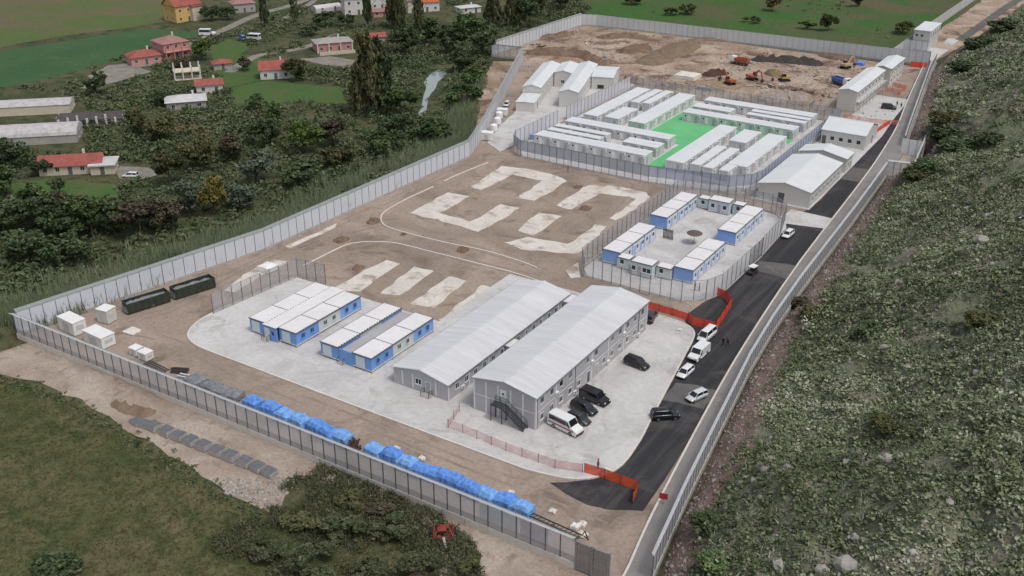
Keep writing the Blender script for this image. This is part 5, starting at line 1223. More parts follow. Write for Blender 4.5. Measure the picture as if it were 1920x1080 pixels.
ridge('dark earth heap in the far left corner of the diggings', [(1040,53),(1056,46)], 6, 1.8, 'charcoal', 9); ridge('brown bank along the far fence', [(1120,72),(1170,68),(1215,72)], 9, 1.3, 'mud', 10)
ridge('brown earth strip left of the tipper truck', [(1290,78),(1330,75),(1370,78)], 6, 1.0, 'earth_dark', 11); ridge('ochre heap behind the rubble', [(1440,142),(1462,139)], 8, 1.6, 'earth_dark', 12); ridge('dark trench spoil behind the middle of the diggings', [(1000,75),(1040,70),(1075,62)], 6, 1.4, 'mud', 21)
for i, (px, py, w, h, lb) in enumerate(((700, 416, 3.8, .9, 'brown soil heap at the bend of the pale kerb'), (868, 470, 3.4, .8, 'brown soil heap beside the kerb below the left U-shaped slab'), (672, 503, 3.2, .6, 'low brown heap at the upper end of the near slabs'), (1098, 391, 4.0, .6, 'dark soil heap inside the right U-shaped slab'), (1083, 351, 3.0, .5, 'low dark heap between the two upper slabs'), (757, 440, 2.0, .4, 'small dark heap on the kerb line left of the slabs'), (640, 450, 4.5, .5, 'low brown heap between the left fence and the kerb'))):
    ridge(lb, [(px, py)], w, h, 'mud', 30+i)
ridge('brown spoil heap outside the left part of the near fence', [(120,690),(170,712),(235,737),(290,770)], 7, .8, 'bank', 40, zb=-.08); ridge('grassy spoil heap outside the near fence', [(215,750),(250,768),(290,775)], 3.5, .6, 'earth_dark', 41, zb=-.08)

def debris(label, px, py, n, r, mats, seed):
    rg = random.Random(seed); t = thing('debris_pile', label, 'debris', (*G(px, py), .02), 0, 'debris piles in the diggings')
    for i in range(n):
        a = rg.uniform(0, 6.28); x, y = rg.gauss(0, r*.5), rg.gauss(0, r*.4); l = rg.uniform(.8, 2.6)
        MB().bar((x, y, .1+rg.random()*.3), (x+l*math.cos(a), y+l*math.sin(a), .15+rg.random()*.9), rg.uniform(.12, .6), 0, rg.uniform(.08, .3)).build('piece', MT[rg.choice(mats)], t)
    return t
for i, (px, py, n, r, mt_, lb) in enumerate(((1325, 170, 10, 4, ['p_blue', 'tarp_grey', 'steel_dark'], 'blue grey debris pile behind the far cabin rows'), (1180, 150, 8, 4, ['rust', 'wood'], 'brown timber pile left of the far cabin fence'), (1445, 165, 14, 7, ['sack', 'gravel_grey', 'rust'], 'pale rubble and plank pile by the ochre excavator'), (1500, 172, 14, 7, ['gravel_grey', 'rust', 'sack', 'charcoal'], 'mixed rubble pile right of the ochre excavator'), (1545, 150, 10, 5, ['charcoal', 'wood', 'sack'], 'dark plank pile near the blue tipper truck'), (1610, 105, 8, 4, ['charcoal', 'steel'], 'dark scrap pile by the far fence'), (1240, 112, 6, 4, ['rust', 'gravel_grey'], 'small debris pile beside the diagonal bank'), (1110, 82, 10, 6, ['gravel_grey', 'sack', 'wood'], 'pale stone and timber pile in the far left diggings'), (1010, 88, 8, 3, ['rust', 'charcoal'], 'dark debris pile at the left end of the long ridge'), (1440, 100, 8, 5, ['gravel_grey', 'sack'], 'pale debris strip behind the black rubble bank'))):
    debris(lb, px, py, n, r, mt_, 300+i)
tarp_ball = sack('violet blue tarp bundle near the far white building', G(1613, 122), 2.6, 1.6, 15, m='tarp')
# ================================================================== VILLAGE
MT['tile_red'] = surf('tile_red', (.33,.105,.085), (.27,.085,.07), .5, fine=.25, fs=2.0, c3=(.36,.16,.13), s3=.9); MT['tile_orange'] = surf('tile_orange', (.48,.135,.065), (.40,.11,.055), .5, fine=.2, fs=2); MT['tile_pink'] = surf('tile_pink', (.36,.20,.185), (.30,.165,.155), .5, fine=.2, fs=2)
MT['h_yellow'] = plain('h_yellow', (.66,.43,.155), .8, .08); MT['h_pink'] = plain('h_pink', (.56,.27,.25), .8, .1); MT['h_white'] = plain('h_white', (.66,.64,.61), .8, .1); MT['h_cream'] = plain('h_cream', (.60,.53,.42), .8, .1); MT['h_grey'] = plain('h_grey', (.40,.375,.35), .8, .15)
MT['roof_grey'] = plain('roof_grey', (.36,.335,.31), .9, .2); MT['roof_pale'] = plain('roof_pale', (.55,.535,.53), .8, .12); MT['roof_shed'] = plain('roof_shed', (.50,.485,.49), .85, .2, .5, dirt=(.34,.27,.24)); MT['ruin'] = plain('ruin', (.085,.075,.075), .95, .3, .8)
def house(label, px, py, W, D, H, rise, rz, roof, wm, rm, storeys=1, name='village_house', wins=3, side='both', cat='house', z=-.12, over=.5):
    t = thing(name, label, cat, (*G(px, py), z), R(rz), 'houses of the village')
    a, b = W/2, D/2
    MB().box(-a, -b, 0, a, b, H).build('wall', MT[wm], t); e = over
    mb = MB(); c = [(-a-e, -b-e, H), (a+e, -b-e, H), (a+e, b+e, H), (-a-e, b+e, H)]
    if roof == 'hip':
        r = max(.2, a-b) if a > b else .2
        rd = [(-r, 0, H+rise), (r, 0, H+rise)]
        mb.face([c[0], c[1], rd[1], rd[0]]).face([c[2], c[3], rd[0], rd[1]]).face([c[1], c[2], rd[1]]).face([c[3], c[0], rd[0]]).face([c[3], c[2], c[1], c[0]])
    elif roof == 'gable':
        rd = [(-a-e, 0, H+rise), (a+e, 0, H+rise)]
        mb.face([c[0], c[1], rd[1], rd[0]]).face([c[2], c[3], rd[0], rd[1]]).face([c[3], c[2], c[1], c[0]])
        for sx in (-1, 1):
            g = MB().face([(sx*a, -b, H), (sx*a, b, H), (sx*a, 0, H+rise*.93)][::sx]); g.build('gable', MT[wm], t)
    elif roof == 'barrel':
        rg = []
        for i in range(9):
            th = math.pi*i/8; rg.append([(-a-e, -math.cos(th)*(b+e), H+rise*math.sin(th)), (a+e, -math.cos(th)*(b+e), H+rise*math.sin(th))])
        for i in range(8): mb.face([rg[i][0], rg[i][1], rg[i+1][1], rg[i+1][0]])
        mb.face([q[0] for q in rg][::-1]).face([q[1] for q in rg])
    else: mb.box(-a-e, -b-e, H, a+e, b+e, H+rise)
    rf = mb.build('roof', MT[rm], t)
    if roof in ('hip', 'gable') and cat == 'house' and W > 8: MB().box(a*.35, b*.3, H+rise*.3, a*.35+.6, b*.3+.6, H+rise+.7).build('chimney', MT['h_white'], rf)
    for s in range(storeys):
        z0 = .9+s*(H/storeys)
        for i in range(wins):
            x = -a+W*(i+.5)/wins
            if s == 0 and i == wins//2: on_wall(door_mesh(1.1, 2.1, 'gap', 'h_white'), 'door', t, '-y', x, -b, .05)
            else: on_wall(win_mesh(1.15, 1.3, 'h_white', 'glass', 1), 'window', t, '-y', x, -b, z0)
        for yy_ in ((-b*.45, b*.45) if D > 6 else (0,)):
            on_wall(win_mesh(1.1, 1.3, 'h_white', 'glass', 1), 'window', t, '-x', -a, yy_, z0); on_wall(win_mesh(1.1, 1.3, 'h_white', 'glass', 1), 'window', t, '+x', a, yy_, z0)
    return t
yh = house('two-storey yellow house with a red gable roof by the green field', 344, 36, 12.5, 10, 6.8, 4.2, 80, 'gable', 'h_yellow', 'tile_red', 2)
MB().box(1.0, -6.6, 0, 5.6, -5.01, 6.0).build('porch', MT['h_cream'], yh); MB().box(.7, -6.9, 6.0, 5.9, -4.9, 6.3).build('porch_roof', MT['tile_red'], yh)
ph = house('two-storey pink house with a red hipped roof', 322, 104, 10, 10, 5.8, 2.0, 74, 'hip', 'h_pink', 'tile_pink', 2)
MB().box(-5.2, -6.6, 2.8, 5.2, -5.01, 2.98).build('balcony', MT['h_pink'], ph)
for x in (-4.8, -1.6, 1.6, 4.8): MB().bar((x, -6.4, 0), (x, -6.4, 5.8), .25).build('column', MT['h_pink'], ph)
house('low pink house with a red roof left of the two-storey pink one', 270, 116, 11, 8, 2.9, 1.9, 66, 'hip', 'h_pink', 'tile_red')
house('white cottage with a red gable roof beside an olive tree', 517, 143, 10.5, 7, 3.3, 2.6, 46, 'gable', 'h_white', 'tile_red')
fh = house('pink-walled house with a flattish pale roof and white columns', 624, 92, 14, 8.5, 3.5, 1.3, 54, 'hip', 'h_pink', 'roof_grey', wins=4)
for x in (-6.9, -2.5, 2.0, 6.6): MB().bar((x, -5.3, 0), (x, -5.3, 3.5), .35).build('column', MT['h_white'], fh)
MB().box(-7.0, -9.0, 0, 6.8, -8.7, 1.3).build('garden_wall', MT['h_cream'], fh)
house('two-storey white house at the top edge, left of the tall poplars', 661, 24, 8.5, 8.5, 7.2, .4, 52, 'flat', 'h_white', 'roof_pale', 2, wins=2)
house('white house with a dark red upper part between the poplars', 707, 14, 7, 7, 6.5, 1.6, 52, 'hip', 'h_white', 'tile_red', 2, wins=2)
house('small red roofed lean-to in front of the white houses', 712, 30, 6.5, 4, 2.4, 1.2, 52, 'gable', 'h_pink', 'tile_pink', wins=2)
house('small cream house beside the orange roofed one', 772, 22, 4.5, 5, 5.5, .4, 50, 'flat', 'h_cream', 'roof_grey', 2, wins=1)
house('white house with a bright orange hipped roof near the top edge', 797, 18, 11.5, 9, 4.2, 2.6, 50, 'hip', 'h_white', 'tile_orange')
house('small shed with a red roof behind the tall willow', 706, 76, 6.5, 5, 2.0, 1.4, 52, 'gable', 'h_grey', 'tile_red', wins=1)
lc = house('long low cottage with a red tiled roof near the long sheds', 138, 318, 15.5, 7.5, 2.5, 2.0, 43, 'gable', 'h_cream', 'tile_red', wins=5)
house('pale flat roofed annex at the right end of the long red cottage', 197, 319, 6, 6.5, 2.4, .3, 43, 'flat', 'h_cream', 'roof_pale', wins=1)
house('long old shed with a white roof at the left edge', 58, 208, 25, 9, 2.8, .9, 44, 'gable', 'h_cream', 'roof_shed', wins=0, name='old_shed', cat='shed', over=.2)
ru = house('ruined dark shed with broken white wall posts', 172, 226, 19, 9, 1.6, .5, 44, 'gable', 'ruin', 'ruin', wins=0, name='ruined_shed', cat='shed', over=.1)
for k in range(7): MB().box(-8.8+2.7*k, -4.95, 0, -8.2+2.7*k, -4.6, 2.2+.5*(k % 3)).build('wall_stub', MT['h_white'], ru)
house('long shed with a pale rounded roof, nearest of the old sheds', 62, 262, 26, 9.5, 2.4, 2.2, 44, 'barrel', 'h_grey', 'roof_shed', wins=0, name='old_shed', cat='shed', over=.2)
house('grey white roofed building half hidden by trees', 350, 200, 12, 8, 2.8, 1.4, 50, 'hip', 'h_grey', 'roof_pale')
house('small house with a red roof and white front wall', 393, 170, 8.5, 6, 2.8, 1.4, 52, 'gable', 'h_white', 'tile_red', wins=2)
house('small red roofed hut beside the village lane', 417, 127, 6.5, 5, 2.2, 1.2, 55, 'hip', 'h_grey', 'tile_red', wins=1)
house('grey house with a pinkish hipped roof at the top edge', 455, 20, 10, 8, 4.0, 2.0, 60, 'hip', 'h_grey', 'tile_pink')
uf = thing('unfinished_house', 'unfinished white house frame of columns and slabs', 'house', (*G(352, 146), -.12), R(52), 'houses of the village')
for z in (0.1, 2.8): MB().box(-4.6, -3, z, 4.6, 3, z+.2).build('floor_slab', MT['h_cream'], uf)
for x in (-4.3, -1.5, 1.5, 4.3):
    for y in (-2.8, 2.8): MB().box(x-.2, y-.2, .3, x+.2, y+.2, 2.8).build('column', MT['h_white'], uf); MB().box(x-.2, y-.2, 3.0, x+.2, y+.2, 5.0).build('column', MT['h_white'], uf)
house('long low white greenhouse at the top edge of the village', 612, 20, 13, 5, 1.6, 1.5, 70, 'barrel', 'roof_pale', 'roof_pale', wins=2, name='greenhouse', cat='greenhouse', over=.05)
house('low pale building among trees right of the orange roof', 878, 22, 10, 6, 2.5, .8, 60, 'hip', 'h_white', 'roof_pale', wins=2)
lane('brick_yard', [(325,237),(365,238),(400,240)], 7, MT['tile_red'], -.07)
# ================================================================== VEGETATION
def L3(a, b, c): return [(0.0, a), (.5, b), (1.0, c)]
MT['leaf_dark'] = leafmat('leaf_dark', L3((0.038,0.058,0.028), (0.072,0.102,0.049), (0.125,0.152,0.078)), .22)
MT['leaf_green'] = leafmat('leaf_green', L3((0.046,0.076,0.030), (0.084,0.128,0.049), (0.135,0.176,0.076)), .22)
MT['leaf_olive'] = leafmat('leaf_olive', L3((0.058,0.068,0.029), (0.098,0.104,0.047), (0.150,0.140,0.072)), .22)
MT['leaf_yellow'] = leafmat('leaf_yellow', L3((.075,.075,.020), (.13,.115,.030), (.19,.155,.05)), .15)
MT['leaf_bright'] = leafmat('leaf_bright', L3((.055,.090,.022), (.095,.140,.036), (.135,.175,.06)), .15)
MT['leaf_grey'] = leafmat('leaf_grey', L3((0.069,0.088,0.060), (0.106,0.128,0.090), (0.156,0.169,0.125)), .2)
MT['leaf_brown'] = leafmat('leaf_brown', L3((0.058,0.052,0.038), (0.090,0.078,0.052), (0.138,0.116,0.080)), .2)
MT['leaf_thicket'] = leafmat('leaf_thicket', L3((0.045,0.060,0.030), (0.083,0.095,0.050), (0.138,0.140,0.083)), .2)
MT['bark'] = plain('bark', (.10,.08,.06), .95, .3, 2)
MT['reed'] = leafmat('reed', L3((0.132,0.172,0.098), (0.213,0.253,0.149), (0.333,0.345,0.236)), .0)
MT['scrub'] = leafmat('scrub', L3((0.052,0.073,0.036), (0.111,0.135,0.069), (0.189,0.195,0.117)), .0)
MT['thicket'] = leafmat('thicket', L3((0.050,0.062,0.033), (0.100,0.110,0.060), (0.188,0.173,0.110)), .0)
MT['hill_scrub'] = leafmat('hill_scrub', [(0.0, (.100,.122,.066)), (.30, (.195,.228,.128)), (.55, (.290,.312,.200)), (.80, (.390,.392,.300)), (1.0, (.50,.49,.42))], .0)
MT['grass_blade'] = leafmat('grass_blade', L3((0.063,0.083,0.025), (0.106,0.110,0.044), (0.172,0.149,0.081)), .0)
MT['stone'] = leafmat('stone', L3((.15,.135,.12), (.27,.25,.225), (.42,.40,.37)), .0)
MT['rock'] = plain('rock', (.36,.34,.31), .95, .3, 1.2)
def quads(C, S, rng, flat=0.0):
    """random oriented leaf quads at centres C with sizes S"""
    n = len(C); a = rng.normal(size=(n, 3)); a /= np.linalg.norm(a, axis=1)[:, None]
    b = rng.normal(size=(n, 3)); b -= (b*a).sum(1)[:, None]*a; b /= np.linalg.norm(b, axis=1)[:, None]
    if flat: a[:, 2] *= (1-flat); b[:, 2] *= (1-flat)
    s = S[:, None]; V = np.stack([C-a*s-b*s*.6, C+a*s-b*s*.6, C+a*s*.8+b*s*.6, C-a*s*.8+b*s*.6], 1).reshape(-1, 3)
    return V, np.arange(n*4).reshape(n, 4)
def crown_arrays(kind, seed, n_cl=90, per=34):
    rng = np.random.default_rng(seed)
    u = rng.normal(size=(n_cl, 3)); u /= np.linalg.norm(u, axis=1)[:, None]; r = rng.uniform(.25, 1, n_cl)**.45
    c = u*r[:, None]
    if kind == 'broad':
        nl = 6; lo = rng.normal(size=(nl, 3)); lo /= np.linalg.norm(lo, axis=1)[:, None]; lo = lo*rng.uniform(.35, .75, nl)[:, None]*[.46, .46, .34]+[0, 0, .60]
        lr = rng.uniform(.16, .27, nl); k = rng.integers(0, nl, n_cl); c = lo[k]+u*(r*lr[k])[:, None]*[1, 1, .85]; cr = rng.uniform(.05, .12, n_cl)
    elif kind == 'spread':
        nl = 8; a_ = rng.uniform(0, 6.28, nl); q = rng.uniform(.1, .42, nl); lo = np.c_[np.cos(a_)*q, np.sin(a_)*q, rng.uniform(.35, .75, nl)]
        lr = rng.uniform(.12, .22, nl); k = rng.integers(0, nl, n_cl); c = lo[k]+u*(r*lr[k])[:, None]*[1, 1, .9]; cr = rng.uniform(.05, .11, n_cl)
    elif kind == 'column':
        z = rng.uniform(.12, .98, n_cl); w = np.sin(np.clip((z+.05)/1.05, 0, 1)**.75*math.pi)**.6; c = np.c_[u[:, 0]*r*w*.46, u[:, 1]*r*w*.46, z]; cr = rng.uniform(.05, .10, n_cl)
    else: c = c*[.48, .48, .40]+[0, 0, .40]; c[:, 2] = np.abs(c[:, 2]); cr = rng.uniform(.10, .2, n_cl)
    ci = np.repeat(np.arange(n_cl), per); p = rng.normal(size=(len(ci), 3)); p /= np.linalg.norm(p, axis=1)[:, None]; p *= rng.uniform(.3, 1, len(ci))[:, None]**.5
    P = c[ci]+p*cr[ci][:, None]*([1, 1, .8] if kind != 'column' else [.8, .8, 1.1])
    S = rng.uniform(.022, .045, len(P))*(1.0 if kind != 'bush' else 1.5)
    t = np.clip(.5+.20*rng.normal(size=n_cl)[ci]+.16*rng.normal(size=len(P)), 0, 1)
    return P, S, t, rng
_tm = {}
def crown_mesh(kind, var, m):
    k = (kind, var, m)
    if k not in _tm:
        P, S, t, rng = crown_arrays(kind, 100+var*7+len(kind)); V, F = quads(P, S, rng); _tm[k] = np_mesh('crown', V, F, MT[m], t)
    return _tm[k]
def trunk_mesh(var):
    k = ('trunk', var)
    if k not in _tm:
        rg = random.Random(var); mb = MB(); mb.tube((0, 0, -.01), (.01, .01, .35), .032, .022, 7).tube((.01, .01, .35), (0, .02, .7), .022, .008, 6)
        for i in range(6):
            a = i*1.05+rg.random(); z = .25+.07*i; mb.tube((0, .005, z), (.28*math.cos(a), .28*math.sin(a), z+.2), .013, .004, 5)
        _tm[k] = mb.mesh('trunk', MT['bark'])
    return _tm[k]
_tv = 0
def tree(label, px, py, h, w, kind='broad', m='leaf_green', cat='tree', name=None, group='trees round the site', z=-.12, xy=None):
    global _tv
    _tv += 1; x, y = xy if xy else G(px, py)
    nm = name or {'broad': 'broad_tree', 'spread': 'spreading_tree', 'column': 'poplar_tree', 'bush': 'shrub'}[kind]
    t = thing(nm, label, cat, (x, y, z), random.uniform(0, 6.28), group)
    link('crown', crown_mesh(kind, _tv % 6, m), t, None, 0, (w, w, h)); link('trunk', trunk_mesh(_tv % 6), t, None, 0, (h*.9, h*.9, h))
    return t
T = [
 # village and plain: label, px, py(base), height, width, kind, leaf
 ('tall hanging willow standing over the village gardens', 690, 214, 25, 13, 'column', 'leaf_olive'),
 ('second tall willow stem close behind the tallest one', 712, 205, 22, 10, 'column', 'leaf_dark'),
 ('round bright green tree in front of the willow', 575, 288, 10, 11, 'broad', 'leaf_bright'),
 ('dark round tree in the middle of the gardens by the pale yards', 180, 176, 8, 8.5, 'broad', 'leaf_dark'),
 ('yellow green round tree beside the two-storey pink house', 380, 112, 8, 8.5, 'broad', 'leaf_bright'),
 ('olive tree touching the white cottage with the red gable roof', 556, 150, 8, 9, 'broad', 'leaf_olive'),
 ('yellowing autumn tree beside the dark wood', 402, 402, 9, 7.5, 'broad', 'leaf_yellow'),
 ('grey green feathery tree left of the yellowing one', 355, 405, 9.5, 9, 'broad', 'leaf_grey'),
 ('tall dark poplar at the top edge left of the white houses', 497, 48, 15, 5, 'column', 'leaf_dark'),
 ('tall dark poplar between the two white houses', 690, 48, 17, 5, 'column', 'leaf_dark'),
 ('tall olive poplar right of the small red lean-to', 735, 52, 19, 6, 'column', 'leaf_olive'),
 ('tall olive poplar left of the small cream house', 752, 56, 18, 6, 'column', 'leaf_olive'),
 ('tall dark poplar in front of the orange roofed house', 786, 52, 18, 5, 'column', 'leaf_olive'),
 ('slender poplar by the village lane at the top edge', 553, 40, 13, 4, 'column', 'leaf_dark'),
 ('dark bush hedge tree right of the yellow house', 398, 38, 7, 9, 'spread', 'leaf_dark'),
 ('dark tree in front of the grey house at the top edge', 428, 36, 7, 9, 'spread', 'leaf_dark'),
 ('dark spreading tree below the long white greenhouse', 610, 48, 7, 11, 'spread', 'leaf_dark'),
 ('dark spreading tree left of the pink-walled house', 580, 66, 5, 9, 'spread', 'leaf_dark'),
 ('dark tree in front of the white house at the top edge', 650, 50, 6, 9, 'spread', 'leaf_dark'),
 ('small dark tree at the corner of the two-storey pink house', 340, 128, 4, 6, 'bush', 'leaf_brown'),
 ('dark tree behind the grey white roofed building', 300, 198, 5, 7, 'broad', 'leaf_dark'),
 ('brownish tree between the red hut and the white cottage', 455, 132, 5, 7, 'broad', 'leaf_brown'),
 ('low dark tree in the garden below the white cottage', 470, 205, 5, 9, 'spread', 'leaf_green'),
 # wood on the right of the village
 ('dark tree of the wood nearest the small red roofed shed', 760, 100, 10, 12, 'broad', 'leaf_dark'),
 ('dark tree of the wood below the orange roofed house', 800, 82, 10, 13, 'broad', 'leaf_dark'),
 ('big dark tree above the stream', 845, 100, 12, 14, 'broad', 'leaf_dark'),
 ('dark tree of the wood next to the low pale building', 880, 75, 12, 13, 'broad', 'leaf_green'),
 ('tall dark tree outside the fence kink', 905, 105, 13, 12, 'broad', 'leaf_dark'),
 ('tall olive tree of the wood near the top edge', 925, 50, 16, 9, 'column', 'leaf_olive'),
 ('olive poplar of the wood left of the far fence corner', 960, 52, 17, 8, 'column', 'leaf_olive'),
 ('dark tree outside the far left fence', 985, 52, 13, 12, 'broad', 'leaf_dark'),
 ('dark tree at the top edge outside the far left fence', 1010, 30, 14, 13, 'broad', 'leaf_olive'),
 ('dark tree behind the far left corner of the fence', 1050, 18, 12, 13, 'broad', 'leaf_dark'),
 ('rounded dark tree at the top edge above the far fence corner', 1085, 2, 11, 12, 'broad', 'leaf_dark'),
 ('grey green tree on the left bank of the stream', 752, 215, 9, 12, 'broad', 'leaf_green'),
 ('dark shrubby tree left of the stream mouth', 745, 245, 7, 11, 'spread', 'leaf_dark'),
 ('green tree on the right bank of the stream', 868, 200, 8, 12, 'spread', 'leaf_green'),
 ('green tree beside the sandy bank at the fence bend', 878, 165, 8, 11, 'spread', 'leaf_green'),
 ('dark green tree under the stream mouth', 812, 262, 7, 13, 'spread', 'leaf_green'),
 ('dark tree above the stream bend', 872, 135, 8, 11, 'broad', 'leaf_dark'),
 ('brown leaved tree right of the bright green round tree', 625, 272, 8, 10, 'broad', 'leaf_brown'),
 ('dark tree left of the bright green round tree', 500, 272, 8, 10, 'broad', 'leaf_dark'),
 ('tall dark tree between gardens and bright round tree', 520, 240, 8, 7, 'broad', 'leaf_green'),
 ('brown autumn tree above the yellowing tree', 440, 300, 8, 10, 'broad', 'leaf_brown'),
 ('dark olive tree in the middle of the scrub', 380, 318, 10, 11, 'broad', 'leaf_olive'),
 ('feathery grey tree at the right of the scrub', 480, 340, 9, 11, 'broad', 'leaf_grey'),
 ('dark tree near the long fence in the middle of the reeds', 560, 345, 7, 11, 'spread', 'leaf_dark'),
 ('olive tree above the reeds at the middle of the long fence', 640, 310, 7, 11, 'spread', 'leaf_olive'),
 ('green tree above the reeds near the fence bend', 720, 285, 7, 12, 'spread', 'leaf_green'),
 ('pale grey green tree right of the autumn one', 455, 395, 7, 9, 'broad', 'leaf_grey'),
 # dark wood at the left edge
 ('dark tree at the left edge of the wood above the reeds', 10, 440, 10, 12, 'broad', 'leaf_dark'),
 ('big green tree of the left wood below the garden lawn', 60, 425, 10, 13, 'broad', 'leaf_green'),
 ('dark tree in the heart of the left wood', 105, 450, 10, 13, 'broad', 'leaf_dark'),
 ('brown tinged tree of the left wood', 130, 425, 9, 11, 'broad', 'leaf_brown'),
 ('dark green tree on the right flank of the left wood', 175, 445, 10, 13, 'broad', 'leaf_green'),
 ('dark tree at the right end of the left wood', 215, 440, 9, 11, 'broad', 'leaf_dark'),
 ('lower dark tree in front of the left wood', 55, 490, 8, 12, 'broad', 'leaf_dark'),
 ('lower green tree in front of the left wood', 130, 492, 7, 11, 'spread', 'leaf_dark'),
 ('brown bare looking tree right of the left wood', 265, 440, 9, 12, 'broad', 'leaf_brown'),
 ('second brown tree left of the grey green feathery one', 305, 430, 8, 11, 'broad', 'leaf_brown'),
 ('dark tree at the far left below the long cottage', 15, 365, 8, 11, 'broad', 'leaf_green'),
 ('dark tree at the left edge below the pale rounded shed', 18, 318, 9, 12, 'broad', 'leaf_dark'),
 ('dark tree touching the left end of the long red cottage', 78, 328, 5, 7, 'broad', 'leaf_dark'),
 ('small dark tree standing on the cottage lawn', 112, 362, 5, 5, 'broad', 'leaf_dark'),
 ('tall pale tree right of the white car yard', 320, 345, 9, 9, 'broad', 'leaf_olive'),
 ('dark tree above the red brick patch', 300, 262, 7, 10, 'broad', 'leaf_olive'),
 ('olive tree behind the ruined dark shed', 255, 250, 7, 9, 'broad', 'leaf_olive'),
 # foreground thicket
 ('dark thicket tree at the left end of the paver pallets outside the fence', 560, 985, 2.4, 6, 'spread', 'leaf_olive'),
 ('dark thicket tree in the middle of the foreground', 640, 1000, 3.0, 6.5, 'spread', 'leaf_thicket'),
 ('dark thicket tree left of the red farm machine', 735, 1005, 2.8, 6, 'spread', 'leaf_thicket'),
 ('dark thicket tree below the red farm machine', 790, 1085, 3.0, 6.5, 'spread', 'leaf_thicket'),
 ('green thicket tree at the bottom centre', 700, 1078, 3.0, 6, 'spread', 'leaf_thicket'),
 ('dark thicket tree at the bottom left of the thicket', 590, 1070, 3.2, 7, 'spread', 'leaf_thicket'),
 ('lighter thicket shrub right of the red farm machine', 890, 1065, 2.0, 4.5, 'spread', 'leaf_olive'),
 ('low thicket shrub at the pile of pale rocks', 505, 1045, 2.6, 6, 'spread', 'leaf_thicket'),
 ('dark thicket shrub close under the near fence', 660, 945, 1.9, 5, 'spread', 'leaf_olive'),
 ('brownish thicket shrub close to the near fence plinth', 720, 955, 1.8, 5, 'spread', 'leaf_brown'),
 ('dark round bush in the grass at the bottom left', 108, 1072, 2.6, 5.5, 'bush', 'leaf_dark'),
 # meadow bushes
 ('round bush in the far meadow left of the entrance', 1553, 58, 7, 9, 'broad', 'leaf_olive'), ('low bush beside the round meadow bush', 1515, 55, 4, 8, 'spread', 'leaf_green'),
 ('olive bush in the meadow above the far fence', 1290, 26, 5, 9, 'spread', 'leaf_olive'), ('second olive bush in the meadow above the far fence', 1258, 28, 4, 7, 'spread', 'leaf_olive'),
 ('bush at the top edge of the meadow', 1447, 20, 6, 8, 'broad', 'leaf_olive'), ('low bush beside the far entrance fence', 1690, 62, 6, 10, 'spread', 'leaf_olive'),
 ('low bush at the far fence middle', 1410, 42, 3, 7, 'spread', 'leaf_green'), ('small tree at the top edge right of the meadow', 1610, 12, 6, 9, 'spread', 'leaf_olive'), ('olive shrub at the top middle of the meadow', 1190, 8, 5, 10, 'spread', 'leaf_olive'),
]
for lb, px, py, h, w, kd, m in T: tree(lb, px, py, h, w, kd, m)
# ---- stuff: ground cover that nobody could count
def clumps(name, X, Y, Z, rad, per, size, m, seed, hz=.7, tmean=None, spread=.2, flat=.25):
    rng = np.random.default_rng(seed); n = len(X); ci = np.repeat(np.arange(n), per)
    p = rng.normal(size=(len(ci), 3)); p /= np.linalg.norm(p, axis=1)[:, None]; p *= rng.uniform(.2, 1, len(ci))[:, None]**.5; p[:, 2] = np.abs(p[:, 2])*hz
    C = np.c_[X, Y, Z][ci]+p*rad[ci][:, None]; S = rng.uniform(.6, 1.2, len(ci))*(rad*size)[ci]
    t0 = np.clip((rng.normal(.5, spread, n) if tmean is None else tmean), 0, 1); t = np.clip(t0[ci]+.14*rng.normal(size=len(ci)), 0, 1)
    V, F = quads(C, S, rng, flat); return tag(link(name, np_mesh(name, V, F, MT[m], t)), kind='stuff')
def scatter(poly, n, seed):
    rng = np.random.default_rng(seed); P = np.array(poly); lo, hi = P.min(0), P.max(0)
    x = rng.uniform(lo[0], hi[0], n); y = rng.uniform(lo[1], hi[1], n); k = inpoly(x, y, poly); return x[k], y[k]
def blades(name, X, Y, Z, H, W, per, m, seed, lean=.3, spread=.25, tm=None):
    rng = np.random.default_rng(seed); n = len(X); ci = np.repeat(np.arange(n), per); N = len(ci)
    a = rng.uniform(0, 2*math.pi, N); off = rng.normal(size=(N, 2))*spread; h = H[ci]*rng.uniform(.6, 1.1, N); w = W*rng.uniform(.6, 1.3, N)
    bx = X[ci]+off[:, 0]; by = Y[ci]+off[:, 1]; bz = Z[ci]; dx, dy = np.cos(a)*w, np.sin(a)*w; lx, ly = rng.normal(size=N)*lean*h, rng.normal(size=N)*lean*h
    V = np.stack([np.c_[bx-dx, by-dy, bz], np.c_[bx+dx, by+dy, bz], np.c_[bx+lx, by+ly, bz+h]], 1).reshape(-1, 3); F = np.arange(N*3).reshape(N, 3)
    t0 = rng.normal(.5, .2, n) if tm is None else tm; t = np.clip(t0[ci]+.16*rng.normal(size=N), 0, 1)
    return tag(link(name, np_mesh(name, V, F, MT[m], t)), kind='stuff')
FENL = [(-166.6,95.4),(-157.4,147.4),(-155.8,224.5),(-162.3,240.5),(-203,330)]
